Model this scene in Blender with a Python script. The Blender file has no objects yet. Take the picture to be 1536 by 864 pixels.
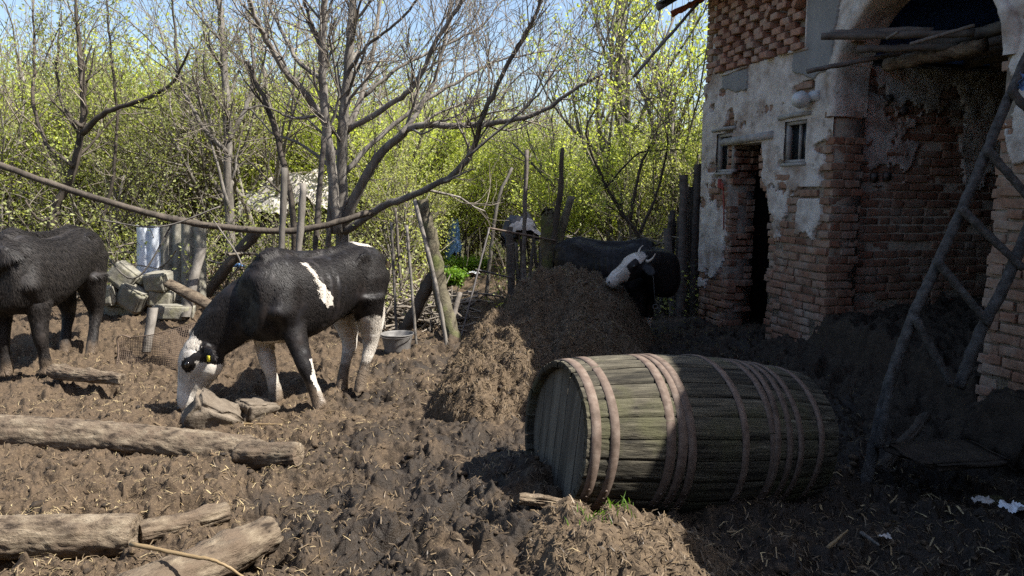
SUN_E = 5.0; SKY_E = .10; EXPO = 1.2; DEN = False
import bpy, bmesh, math, random
import numpy as np
from mathutils import Vector, Matrix
PI = math.pi
rng = np.random.default_rng(7)
random.seed(7)
scene = bpy.context.scene
COL = scene.collection

# ------------------------------------------------------------------ camera maths
CAM_H = 1.6; F = 1109.0; PITCH = math.atan(147 / F)
def P(px, py, Y):
    """point seen at photo pixel (px, py), Y metres in front of the camera"""
    x = (px - 768) / F; y = -(py - 432) / F
    c, s = math.cos(PITCH), math.sin(PITCH)
    d = np.array([x, c + y * s, -s + y * c])
    return d * (Y / d[1]) + np.array([0, 0, CAM_H])
def G(px, py, z=0.0):
    x = (px - 768) / F; y = -(py - 432) / F
    c, s = math.cos(PITCH), math.sin(PITCH)
    d = np.array([x, c + y * s, -s + y * c])
    return d * ((z - CAM_H) / d[2]) + np.array([0, 0, CAM_H])

# ------------------------------------------------------------------ noise
def _h2(i, j, seed):
    n = (i.astype(np.int64) * 374761393 + j.astype(np.int64) * 668265263 + seed * 1442695041) & 0x7fffffff
    n = ((n ^ (n >> 13)) * 1274126177) & 0x7fffffff
    return ((n ^ (n >> 16)) & 0xffff) / 65535.0
def vn2(x, y, seed=0):
    i = np.floor(x); j = np.floor(y); fx = x - i; fy = y - j
    fx = fx * fx * fx * (fx * (fx * 6 - 15) + 10); fy = fy * fy * fy * (fy * (fy * 6 - 15) + 10)
    a = _h2(i, j, seed); b = _h2(i + 1, j, seed); c = _h2(i, j + 1, seed); d = _h2(i + 1, j + 1, seed)
    return ((a + (b - a) * fx) * (1 - fy) + (c + (d - c) * fx) * fy) * 2 - 1
def fbm2(x, y, seed=0, octv=4, gain=.5, lac=2.03):
    s = 0; a = 1; t = 0
    for k in range(octv):
        s = s + a * vn2(x + 17.3 * k, y - 9.1 * k, seed + k); t += a; a *= gain
        x, y = (x * .8 - y * .6) * lac, (x * .6 + y * .8) * lac
    return s / t
def worley(x, y, seed=0):
    i = np.floor(x); j = np.floor(y); best = np.full(x.shape, 9.0)
    for di in (-1, 0, 1):
        for dj in (-1, 0, 1):
            a = i + di; b = j + dj
            px = a + _h2(a, b, seed); py = b + _h2(a, b, seed + 77)
            best = np.minimum(best, (px - x) ** 2 + (py - y) ** 2)
    return np.sqrt(best)
def sstep(a, b, x):
    t = np.clip((x - a) / (b - a), 0, 1); return t * t * (3 - 2 * t)
def vn3(p, seed=0):
    x, y, z = p[:, 0], p[:, 1], p[:, 2]
    k = np.floor(z); fz = z - k; fz = fz * fz * (3 - 2 * fz)
    a = vn2(x + k * 31.7, y + k * 17.9, seed); b = vn2(x + (k + 1) * 31.7, y + (k + 1) * 17.9, seed)
    return a * (1 - fz) + b * fz

# ------------------------------------------------------------------ mesh helpers
class MB:
    def __init__(s): s.V = []; s.Q = []; s.T = []; s.n = 0; s.A = []
    def add(s, V, Q=None, T=None, a=None):
        V = np.asarray(V, float)
        if Q is not None and len(Q): s.Q.append(np.asarray(Q, np.int64) + s.n)
        if T is not None and len(T): s.T.append(np.asarray(T, np.int64) + s.n)
        s.V.append(V); s.n += len(V)
        s.A.append(np.full(len(V), 0.5) if a is None else np.broadcast_to(np.asarray(a, float), (len(V),)))
    def tube(s, pts, rad, n=6, cap=True, a=None, lump=0.0):
        pts = np.asarray(pts, float); m = len(pts); rad = np.broadcast_to(np.asarray(rad, float), (m,))
        t = np.gradient(pts, axis=0); t /= np.linalg.norm(t, axis=1)[:, None] + 1e-12
        ref = np.array([0, 0, 1.0]) if abs(t[0][2]) < .8 else np.array([1.0, 0, 0])
        u = np.cross(t, ref); u /= np.linalg.norm(u, axis=1)[:, None] + 1e-9
        w = np.cross(t, u)
        th = np.arange(n) * 2 * PI / n
        R = rad[:, None] * np.ones((1, n))
        if lump: R = R * (1 + lump * (rng.random((m, n)) - .5) * 2)
        V = pts[:, None, :] + R[..., None] * (np.cos(th)[None, :, None] * u[:, None, :] + np.sin(th)[None, :, None] * w[:, None, :])
        V = V.reshape(-1, 3)
        i = np.arange(m - 1)[:, None] * n; j = np.arange(n)[None, :]; j2 = (j + 1) % n
        Q = np.stack([i + j, i + j2, i + n + j2, i + n + j], -1).reshape(-1, 4)
        T = None
        if cap:
            V = np.vstack([V, pts[0], pts[-1]]); c0 = m * n; k = np.arange(n); k2 = (k + 1) % n
            T = np.vstack([np.stack([np.full(n, c0), k2, k], -1), np.stack([np.full(n, c0 + 1), (m - 1) * n + k, (m - 1) * n + k2], -1)])
        s.add(V, Q, T, a)
    def box(s, c, sx, sy, sz, ax=None, a=None, jit=0.0):
        """ax: 3x3 rows = local axes"""
        ax = np.eye(3) if ax is None else np.asarray(ax, float)
        k = np.array([[x, y, z] for x in (-1, 1) for y in (-1, 1) for z in (-1, 1)], float) * np.array([sx, sy, sz]) / 2
        if jit: k = k + (rng.random(k.shape) - .5) * jit
        V = np.asarray(c) + k @ ax
        Q = [[0, 1, 3, 2], [4, 6, 7, 5], [0, 4, 5, 1], [2, 3, 7, 6], [0, 2, 6, 4], [1, 5, 7, 3]]
        s.add(V, Q, None, a)
    def grid(s, V, keep=None, a=None):
        """V (m,n,3)"""
        m, n = V.shape[:2]; i = np.arange(m - 1)[:, None] * n; j = np.arange(n - 1)[None, :]
        Q = np.stack([i + j, i + j + 1, i + n + j + 1, i + n + j], -1)
        Q = Q[keep] if keep is not None else Q.reshape(-1, 4)
        s.add(V.reshape(-1, 3), Q, None, a)
    def build(s, name, mat, parent=None, smooth=False, off=None, at=None):
        V = np.vstack(s.V); A = np.concatenate(s.A)
        if off is None: off = (np.array(parent.matrix_world.translation) if parent is not None and not parent.get('_local') else None)
        if at is not None: off = at
        if off is not None: V = V - np.asarray(off)
        me = mk(name, V, s.Q, s.T, smooth)
        at_ = me.attributes.new('rnd', 'FLOAT', 'POINT'); at_.data.foreach_set('value', A.astype(np.float32))
        o = bpy.data.objects.new(name, me); COL.objects.link(o)
        if at is not None: o.location = at
        if parent is not None: o.parent = parent
        if mat: me.materials.append(mat)
        return o
def mk(name, V, Q, T, smooth=False):
    Q = np.vstack(Q) if len(Q) else np.zeros((0, 4), int); T = np.vstack(T) if len(T) else np.zeros((0, 3), int)
    me = bpy.data.meshes.new(name)
    me.vertices.add(len(V)); me.vertices.foreach_set('co', np.ascontiguousarray(V, np.float32).ravel())
    me.loops.add(len(Q) * 4 + len(T) * 3); me.polygons.add(len(Q) + len(T))
    me.loops.foreach_set('vertex_index', np.concatenate([Q.ravel(), T.ravel()]).astype(np.int32))
    ls = np.concatenate([np.arange(len(Q)) * 4, len(Q) * 4 + np.arange(len(T)) * 3])
    me.polygons.foreach_set('loop_start', ls.astype(np.int32))
    if smooth: me.polygons.foreach_set('use_smooth', np.ones(len(Q) + len(T), bool))
    me.update(calc_edges=True); me.validate()
    return me
def tag(o, label=None, cat=None, group=None, kind=None):
    if label: o['label'] = label
    if cat: o['category'] = cat
    if group: o['group'] = group
    if kind: o['kind'] = kind
    return o
def empty(name, loc, rz=0):
    o = bpy.data.objects.new(name, None); COL.objects.link(o); o.location = Vector([float(v) for v in loc]); o.rotation_euler = (0, 0, rz)
    o.empty_display_size = .1
    bpy.context.view_layer.update()
    return o
def smoothpath(pts, k=4, jit=0.0):
    """Catmull-Rom resample"""
    p = np.asarray(pts, float)
    if len(p) < 3:
        t = np.linspace(0, 1, k * 2 + 1)[:, None]; q = p[0] * (1 - t) + p[1] * t
    else:
        e = np.vstack([2 * p[0] - p[1], p, 2 * p[-1] - p[-2]]); out = []
        for i in range(1, len(e) - 2):
            for t in np.arange(k) / k:
                a, b, c, d = e[i - 1:i + 3]
                out.append(.5 * ((2 * b) + (c - a) * t + (2 * a - 5 * b + 4 * c - d) * t * t + (3 * b - a - 3 * c + d) * t ** 3))
        out.append(p[-1]); q = np.array(out)
    if jit:
        q[1:-1] += (rng.random((len(q) - 2, 3)) - .5) * jit
    return q

# ------------------------------------------------------------------ materials
def new_mat(name):
    m = bpy.data.materials.new(name); m.use_nodes = True; nt = m.node_tree
    b = nt.nodes['Principled BSDF']; return m, nt, b
def N(nt, t, **k):
    n = nt.nodes.new(t)
    for a, v in k.items():
        if a.startswith('i_'): n.inputs[a[2:].replace('_', ' ')].default_value = v
        else: setattr(n, a, v)
    return n
def noise(nt, scale, detail=6, rough=.6, vec=None, dist=0.0):
    n = N(nt, 'ShaderNodeTexNoise'); n.inputs['Scale'].default_value = scale; n.inputs['Detail'].default_value = detail
    n.inputs['Roughness'].default_value = rough; n.inputs['Distortion'].default_value = dist
    if vec: nt.links.new(vec, n.inputs['Vector'])
    return n.outputs['Fac']
def ramp(nt, fac, stops):
    r = N(nt, 'ShaderNodeValToRGB'); nt.links.new(fac, r.inputs[0]); e = r.color_ramp.elements
    while len(e) < len(stops): e.new(.5)
    for k, (p, c) in enumerate(stops):
        e[k].position = p; e[k].color = (c[0], c[1], c[2], 1) if isinstance(c, (tuple, list)) else (c, c, c, 1)
    return r.outputs[0]
def mixc(nt, fac, a, b, mode='MIX'):
    m = N(nt, 'ShaderNodeMix', data_type='RGBA', blend_type=mode)
    for s, v in ((0, fac), (6, a), (7, b)):
        if hasattr(v, 'default_value') or hasattr(v, 'is_linked'): nt.links.new(v, m.inputs[s])
        else: m.inputs[s].default_value = v if s == 0 else (v[0], v[1], v[2], 1)
    return m.outputs[2]
def coords(nt, scale=(1, 1, 1), kind='Object'):
    t = N(nt, 'ShaderNodeTexCoord'); m = N(nt, 'ShaderNodeMapping'); m.inputs['Scale'].default_value = scale
    nt.links.new(t.outputs[kind], m.inputs[0]); return m.outputs[0]
def bump(nt, b, h, strength=.5, dist=.01):
    n = N(nt, 'ShaderNodeBump'); n.inputs['Strength'].default_value = strength; n.inputs['Distance'].default_value = dist
    nt.links.new(h, n.inputs['Height']); nt.links.new(n.outputs[0], b.inputs['Normal']); return n
def attr(nt, name):
    a = N(nt, 'ShaderNodeAttribute'); a.attribute_name = name; return a.outputs['Fac']
def L(nt, a, b): nt.links.new(a, b)

def mat_rough(name, stops, scale=6, vscale=(1, 1, 1), rough=.85, bs=.5, bd=.01, bscale=None, detail=8, rnd=0.0, spec=.3, second=None, kind='Object'):
    m, nt, b = new_mat(name); c = coords(nt, vscale, kind)
    f = noise(nt, scale, detail, .65, c)
    col = ramp(nt, f, stops)
    if second:
        f2 = noise(nt, second[0], 5, .6, coords(nt, kind=kind)); msk = ramp(nt, f2, [(second[1], 0.), (second[2], 1.)])
        col = mixc(nt, msk, col, second[3])
    if rnd:
        a = attr(nt, 'rnd'); r2 = ramp(nt, a, [(0, 1 - rnd), (1, 1 + rnd)]); col = mixc(nt, 1.0, col, r2, 'MULTIPLY')
    L(nt, col, b.inputs['Base Color']); b.inputs['Roughness'].default_value = rough; b.inputs['Specular IOR Level'].default_value = spec
    g = noise(nt, bscale or scale * 3, 6, .7, c); bump(nt, b, g, bs, bd)
    return m
M = {}
# earth
def mat_earth(name, dry, wet, straw, wetlo=.42, wethi=.6):
    m, nt, b = new_mat(name); c = coords(nt)
    f1 = noise(nt, 2.2, 6, .6, c); f2 = noise(nt, 26, 8, .7, c); f3 = noise(nt, 110, 4, .7, c)
    reg = attr(nt, 'rnd')
    w = N(nt, 'ShaderNodeMath', operation='ADD'); L(nt, f1, w.inputs[0]); L(nt, reg, w.inputs[1])
    w2 = N(nt, 'ShaderNodeMath', operation='SUBTRACT'); L(nt, w.outputs[0], w2.inputs[0]); w2.inputs[1].default_value = .5
    k = ramp(nt, w2.outputs[0], [(wetlo, 0.), (wethi, 1.)])
    base = mixc(nt, k, wet, dry)
    v = ramp(nt, f2, [(.3, .5), (.7, 1.35)]); base = mixc(nt, 1., base, v, 'MULTIPLY')
    s = ramp(nt, f3, [(.56, 0.), (.7, .75)]); sk = mixc(nt, 1., s, k, 'MULTIPLY')
    base = mixc(nt, sk, base, straw)
    L(nt, base, b.inputs['Base Color'])
    r = ramp(nt, w2.outputs[0], [(wetlo - .1, .5), (wethi, .9)]); L(nt, r, b.inputs['Roughness'])
    b.inputs['Specular IOR Level'].default_value = .35
    mx = N(nt, 'ShaderNodeMath', operation='ADD'); L(nt, f2, mx.inputs[0]); L(nt, f3, mx.inputs[1])
    bump(nt, b, mx.outputs[0], .7, .012)
    return m
M['mud'] = mat_earth('mud', (.080, .055, .034), (.025, .017, .0105), (.25, .185, .105))
M['dung'] = mat_earth('dung', (.105, .074, .046), (.03, .021, .0135), (.24, .18, .11), .36, .60)
M['field'] = mat_rough('field', [(.35, (.05, .05, .02)), (.65, (.11, .1, .05))], 3, bs=.6, bd=.05)
M['bark'] = mat_rough('bark', [(.3, (.08, .07, .058)), (.55, (.20, .18, .155)), (.75, (.32, .30, .265))], 9, (1, 1, .35), bs=.8, bd=.015, rnd=.25)
M['bark_dark'] = mat_rough('bark_dark', [(.3, (.03, .025, .02)), (.7, (.11, .09, .07))], 9, (1, 1, .35), bs=.8, bd=.015, rnd=.2)
M['twig'] = mat_rough('twig', [(.3, (.12, .098, .075)), (.7, (.27, .235, .19))], 6, rnd=.35, bs=.1)
M['mossbark'] = mat_rough('mossbark', [(.3, (.05, .04, .025)), (.7, (.17, .15, .10))], 12, bs=.9, bd=.015, second=(3, .5, .62, (.09, .1, .03)))
M['deadwood'] = mat_rough('deadwood', [(.36, (.03, .021, .014)), (.46, (.12, .09, .062)), (.56, (.185, .145, .10)), (.7, (.28, .23, .165))], 11, (.8, 1.8, 1.8), bs=1., bd=.02, bscale=22, detail=12, rnd=.2, second=(7, .5, .62, (.13, .095, .065)))
M['greywood'] = mat_rough('greywood', [(.3, (.075, .066, .055)), (.7, (.2, .18, .155))], 14, (1, 1, .25), bs=.7, bd=.008, rnd=.3)
M['darkwood'] = mat_rough('darkwood', [(.3, (.05, .042, .035)), (.7, (.16, .14, .12))], 14, (.4, .4, 1), bs=.7, bd=.008, rnd=.3)
M['concrete'] = mat_rough('concrete', [(.3, (.13, .12, .095)), (.6, (.26, .245, .20)), (.8, (.34, .32, .27))], 10, bs=.7, bd=.01, second=(4, .55, .7, (.19, .18, .10)), rnd=.12)
M['plaster'] = mat_rough('plaster', [(.3, (.28, .245, .21)), (.46, (.52, .475, .43)), (.7, (.68, .64, .59))], 7, bs=1., bd=.016, bscale=16, detail=12, second=(3.0, .48, .66, (.30, .235, .19)))
M['cement'] = mat_rough('cement', [(.3, (.19, .19, .185)), (.7, (.27, .27, .265))], 4, bs=.3, bd=.004)
M['mortar'] = mat_rough('mortar', [(.3, (.18, .14, .11)), (.7, (.36, .31, .25))], 9, bs=.9, bd=.012)
def mat_brick(name, a, c2, dirt):
    m, nt, b = new_mat(name); r = attr(nt, 'rnd')
    col = ramp(nt, r, [(0, a), (.35, tuple((x + y) / 2 for x, y in zip(a, c2))), (.7, c2), (1, tuple(x * .62 for x in a))])
    f = noise(nt, 18, 8, .7, coords(nt)); col = mixc(nt, 1., col, ramp(nt, f, [(.3, .6), (.7, 1.25)]), 'MULTIPLY')
    f2 = noise(nt, 4, 6, .65, coords(nt)); col = mixc(nt, ramp(nt, f2, [(.48, 0.), (.68, .75)]), col, dirt)
    L(nt, col, b.inputs['Base Color']); b.inputs['Roughness'].default_value = .92; b.inputs['Specular IOR Level'].default_value = .2
    bump(nt, b, noise(nt, 60, 6, .7, coords(nt)), .8, .006)
    return m
M['brick'] = mat_brick('brick', (.26, .135, .088), (.31, .195, .135), (.37, .315, .26))
M['brick_pale'] = mat_brick('brick_pale', (.36, .19, .13), (.40, .25, .18), (.40, .34, .28))
M['tile'] = mat_rough('tile', [(.3, (.26, .07, .04)), (.7, (.42, .15, .09))], 10, bs=.5, bd=.006, rnd=.25)
M['stave'] = mat_rough('stave', [(.32, (.007, .006, .004)), (.46, (.050, .044, .031)), (.6, (.105, .093, .066)), (.72, (.21, .19, .14))], 9, (.22, 4, 4), bs=1., bd=.014, bscale=16, rnd=.35, second=(3.5, .5, .66, (.075, .072, .038)))
M['head'] = mat_rough('head', [(.3, (.05, .043, .033)), (.7, (.16, .14, .11))], 9, (3, 3, .25), bs=.8, bd=.008, rnd=.25)
M['rust'] = mat_rough('rust', [(.3, (.085, .06, .046)), (.5, (.135, .098, .077)), (.75, (.20, .16, .13))], 26, bs=.25, bd=.003, rough=.8, rnd=.15, second=(7, .58, .7, (.07, .05, .038)))
M['wire'] = mat_rough('wire', [(.3, (.07, .045, .032)), (.7, (.18, .135, .10))], 20, rough=.7, bs=.1)
M['tin'] = mat_rough('tin', [(.3, (.09, .085, .08)), (.6, (.19, .18, .17)), (.75, (.13, .09, .06))], 12, rough=.55, bs=.3, bd=.004)
M['window_wood'] = mat_rough('window_wood', [(.3, (.22, .21, .19)), (.7, (.45, .43, .4))], 12, bs=.5, bd=.005)
M['stone'] = mat_rough('stone', [(.3, (.085, .066, .048)), (.7, (.2, .165, .125))], 9, bs=.9, bd=.015)
M['earthwall'] = mat_rough('earthwall', [(.3, (.022, .016, .011)), (.7, (.075, .055, .038))], 12, bs=1., bd=.03, detail=12)
def plain(name, c, rough=.7, spec=.4, **k):
    m, nt, b = new_mat(name); f = noise(nt, 12, 5, .6, coords(nt))
    L(nt, mixc(nt, 1., c, ramp(nt, f, [(.3, .78), (.7, 1.18)]), 'MULTIPLY'), b.inputs['Base Color'])
    b.inputs['Roughness'].default_value = rough; b.inputs['Specular IOR Level'].default_value = spec
    for kk, v in k.items(): b.inputs[kk.replace('_', ' ')].default_value = v
    return m
M['white_plastic'] = plain('white_plastic', (.78, .79, .8), .4)
M['blue_plastic'] = plain('blue_plastic', (.10, .2, .40), .5)
M['sheet_blue'] = plain('sheet_blue', (.58, .62, .67), .35)
M['blue_paint'] = plain('blue_paint', (.05, .12, .36), .7)
M['glass_dark'] = plain('glass_dark', (.03, .035, .04), .15, .6)
M['globe'] = plain('globe', (.5, .52, .52), .3, .5)
M['iron'] = plain('iron', (.08, .07, .065), .5, .5)
M['yellow'] = plain('yellow', (.75, .62, .05), .45)
M['eye'] = plain('eye', (.01, .008, .006), .08, .6)
M['horn'] = plain('horn', (.5, .44, .36), .4)
M['black_tarp'] = plain('black_tarp', (.05, .05, .055), .4)
M['rag'] = plain('rag', (.5, .46, .42), .9)
M['red_paint'] = plain('red_paint', (.3, .06, .04), .8)
M['shade_black'] = plain('shade_black', (.03, .028, .026), .95, .05)  # near-black wall colour standing in for the shade inside the building
def mat_leaf(name, a, c2, tr=.5):
    m, nt, b = new_mat(name); r = attr(nt, 'rnd'); col = ramp(nt, r, [(0, a), (1, c2)])
    L(nt, col, b.inputs['Base Color']); b.inputs['Roughness'].default_value = .5; b.inputs['Specular IOR Level'].default_value = .3
    t = N(nt, 'ShaderNodeBsdfTranslucent'); L(nt, mixc(nt, 1., col, (1.5, 1.5, .7), 'MULTIPLY'), t.inputs[0])
    mx = N(nt, 'ShaderNodeMixShader'); mx.inputs[0].default_value = tr
    L(nt, b.outputs[0], mx.inputs[1]); L(nt, t.outputs[0], mx.inputs[2]); L(nt, mx.outputs[0], nt.nodes['Material Output'].inputs[0])
    return m
M['leaf'] = mat_leaf('leaf', (.22, .25, .08), (.50, .53, .22))
M['leaf_light'] = mat_leaf('leaf_light', (.33, .39, .09), (.62, .68, .20))
M['leaf_far'] = mat_leaf('leaf_far', (.30, .33, .12), (.56, .58, .26), .35)  # paler than the near leaves, haze put into the colour
M['leaf_grass'] = mat_leaf('leaf_grass', (.08, .16, .02), (.2, .34, .05))
M['ladderwood'] = mat_rough('ladderwood', [(.3, (.03, .027, .024)), (.55, (.09, .082, .074)), (.75, (.16, .15, .14))], 22, bs=1., bd=.012, detail=10)
M['straw'] = mat_leaf('straw', (.22, .15, .08), (.50, .40, .22), .1)
M['fibre'] = mat_leaf('fibre', (.03, .02, .012), (.20, .145, .085), .05)
M['blossom'] = mat_leaf('blossom', (.45, .44, .36), (.62, .6, .5), .3)

# ------------------------------------------------------------------ terrain functions
def gz(x, y):
    x = np.asarray(x, float); y = np.asarray(y, float)
    z = .04 * fbm2(x * .5, y * .5, 3, 3)
    z = z + .30 * sstep(6.9, 8.3, y) * sstep(-1.4, -2.6, x)
    z = z - .16 * sstep(1.2, 2.4, x) * sstep(6.5, 5.0, y)
    z = z - .09 * np.exp(-(((x + 1.15) / .45) ** 2 + ((y - 5.9) / .4) ** 2))
    z = z + .10 * np.exp(-(((x + 2.6) / 1.0) ** 2 + ((y - 4.9) / .35) ** 2))
    z = z + .16 * np.exp(-(((x - .05) / .26) ** 2 + ((y - 3.9) / .5) ** 2))
    z = z + .10 * np.exp(-(((x - .05) / .4) ** 2 + ((y - 3.2) / .25) ** 2))
    z = z + .14 * sstep(9, 13, y) * sstep(1.5, -.5, x)
    return z
def heap_h(x, y):
    """height of the dung heap above the yard"""
    def b(cx, cy, rx, ry, h, p=2.0): 
        d = np.sqrt(((x - cx) / rx) ** 2 + ((y - cy) / ry) ** 2); return h * np.clip(1 - d ** p, 0, 1) ** 1.1
    q = x + .10 * vn2(x * 2.3, y * 2.3, 51); w = y + .10 * vn2(x * 2.3, y * 2.3, 52)
    x, y = q, w
    hs = [b(.62, 7.6, .88, 1.05, .74, 2.6), b(.05, 6.4, .58, .95, .40, 2.6), b(-.13, 5.55, .52, .62, .31, 3), b(.66, 6.6, .62, .9, .42), b(-.05, 7.2, .5, .8, .36)]
    H = np.maximum.reduce(hs); S = sum(hs); H = .75 * H + .25 * np.minimum(S, H * 1.5)
    c = sstep(0, .12, H)
    return np.maximum(H + c * (.13 * (.45 - worley(x * 2.7, y * 2.7, 53)) + .07 * (.45 - worley(x * 7.5, y * 7.5, 54))), 0)
def mound_h(x, y):
    d = np.sqrt(((x - .46) / .50) ** 2 + ((y - 2.86) / .50) ** 2) + .12 * vn2(x * 5, y * 5, 61)
    return .27 * np.clip(1 - d ** 2, -.3, 1)
def mud_detail(x, y, k=1.0, lump=1.0):
    wx = x + .06 * vn2(x * 5, y * 5, 11) + .02 * vn2(x * 17, y * 17, 13); wy = y + .06 * vn2(x * 5, y * 5, 12) + .02 * vn2(x * 17, y * 17, 14)
    s = .035 * vn2(wx * 2.1, wy * 2.1, 21)
    pits = worley(wx * 3.4, wy * 3.4, 22)                     # hoof holes
    msk = sstep(-.25, .35, vn2(x * .9, y * .9, 25))
    s = s - .13 * np.exp(-(pits / .27) ** 2) * (0.35 + .65 * msk)
    s = s + .055 * np.abs(vn2(wx * 6.5, wy * 6.5, 23)) 
    s = s + .075 * lump * (1 - np.minimum(worley(wx * 8, wy * 8, 24), 1)) * (.3 + .7 * sstep(-.4, .4, vn2(x * 1.7, y * 1.7, 26)))
    s = s + .028 * lump * (1 - np.minimum(worley(wx * 24, wy * 24, 27), 1))
    s = s + .022 * lump * (.5 - np.abs(vn2(wx * 15, wy * 15, 30))) + .016 * vn2(wx * 30, wy * 30, 28) + .009 * vn2(wx * 62, wy * 62, 29) + .004 * vn2(wx * 120, wy * 120, 33)
    return s * k - .06
def ground_z(x, y):
    return gz(x, y) + mud_detail(x, y)
def edge_dip(x, y): return 0
# ================================================================== GROUND
def build_ground():
    rows, cols = 900, 1150
    Yv = np.exp(np.linspace(math.log(1.1), math.log(17), rows)); U = np.linspace(-1.05, 1.05, cols)
    Yg, Ug = np.meshgrid(Yv, U, indexing='ij'); X = Ug * (Yg + .6)
    Z = gz(X, Yg) + mud_detail(X, Yg)
    e = sstep(.95, 1.05, np.abs(Ug)) + sstep(15.5, 17, Yg) + sstep(1.25, 1.1, Yg)
    Z = Z - .3 * np.minimum(e, 1)
    V = np.stack([X, Yg, Z], -1)
    # wet and dry regions of the yard (dry, strawy ground at the left; trodden wet mud in the middle; the right toned darker, shade put into its colour)
    dry = .5 + .28 * sstep(-.9, -2.2, X) - .16 * sstep(.6, 1.6, X) + .1 * sstep(6, 8, Yg) - .10 * np.exp(-(((X + .5) / .75) ** 2 + ((Yg - 3.6) / 1.2) ** 2))
    mb = MB(); mb.grid(V[:, ::1], a=dry.ravel())
    # grid winding: rows go forward, columns to the right -> flip for upward normals
    mb.Q = [q[:, ::-1] for q in mb.Q]
    o = mb.build('ground', M['mud'], smooth=True); tag(o, 'trodden brown mud and dung covering the farmyard', kind='structure')
    mb = MB(); g = np.linspace(-1, 1, 61); g = np.sign(g) * np.abs(g) ** 2.2 * 400
    xx, yy = np.meshgrid(g, g + 10, indexing='ij')
    mb.grid(np.stack([xx, yy, -.24 + 0 * xx], -1)); mb.Q = [q[:, ::-1] if False else q for q in mb.Q]
    o = mb.build('field', M['field'], smooth=True); tag(o, 'rough field beyond the yard', kind='structure')
build_ground()

def heap_z(x, y): return gz(x, y) + heap_h(x, y) + mud_detail(x * 1.1 + 5, y * 1.1, .95, 1.35) - .02
def mound_z(x, y): return gz(x, y) + mound_h(x, y) + mud_detail(x * 1.3 + 9, y * 1.3, .6, 1.4) 
def patch(name, zf, hf, x0, x1, y0, y1, step, mat, label, cat, rnd=.7):
    xs = np.arange(x0, x1, step); ys = np.arange(y0, y1, step); X, Y = np.meshgrid(xs, ys, indexing='ij')
    h = hf(X, Y); Z = zf(X, Y); Z = np.where(h < .012, Z - .12, Z)
    keep = (h[:-1, :-1] > .001) | (h[1:, 1:] > .001)
    c = ((x0 + x1) / 2, (y0 + y1) / 2, float(gz((x0 + x1) / 2, (y0 + y1) / 2)))
    mb = MB(); mb.grid(np.stack([X, Y, Z], -1), keep, a=rnd); mb.Q = [q[:, ::-1] for q in mb.Q]; mb.Q = [q[:, ::-1] for q in mb.Q]
    o = mb.build(name, mat, smooth=True, at=c); return tag(o, label, cat)
patch('dung_heap', heap_z, heap_h, -.85, 1.9, 4.8, 8.8, .0115, M['dung'], 'large brown heap of straw dung between the grazing cow and the brick building', 'dung heap', .72)
patch('dung_mound', mound_z, mound_h, -.2, 1.1, 2.2, 3.5, .007, M['dung'], 'low crumbly dung mound in the foreground before the barrel', 'dung heap', .68)

# strips of straw / fibres: position, heading, length
def strips(mb, x, y, z, ln, w, seed, lift=.25, nz=None):
    n = len(x); r = np.random.default_rng(seed)
    a = r.random(n) * 2 * PI; e = (r.random(n) - .25) * lift * 2
    d = np.stack([np.cos(a) * np.cos(e), np.sin(a) * np.cos(e), np.sin(e)], -1) * ln[:, None]
    s = np.stack([-np.sin(a), np.cos(a), (r.random(n) - .5)], -1) * w[:, None]
    k = np.stack([(r.random(n) - .5), (r.random(n) - .5), r.random(n)], -1) * ln[:, None] * .3
    p = np.stack([x, y, z], -1)
    V = np.stack([p - d / 2 - s, p - d / 2 + s, p + k + s, p + k - s, p + d / 2 + s * .6, p + d / 2 - s * .6], 1).reshape(-1, 3)
    i = np.arange(n) * 6
    Q = np.concatenate([np.stack([i, i + 1, i + 2, i + 3], -1), np.stack([i + 3, i + 2, i + 4, i + 5], -1)])
    mb.add(V, Q, None, np.repeat(r.random(n), 6))
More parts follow.
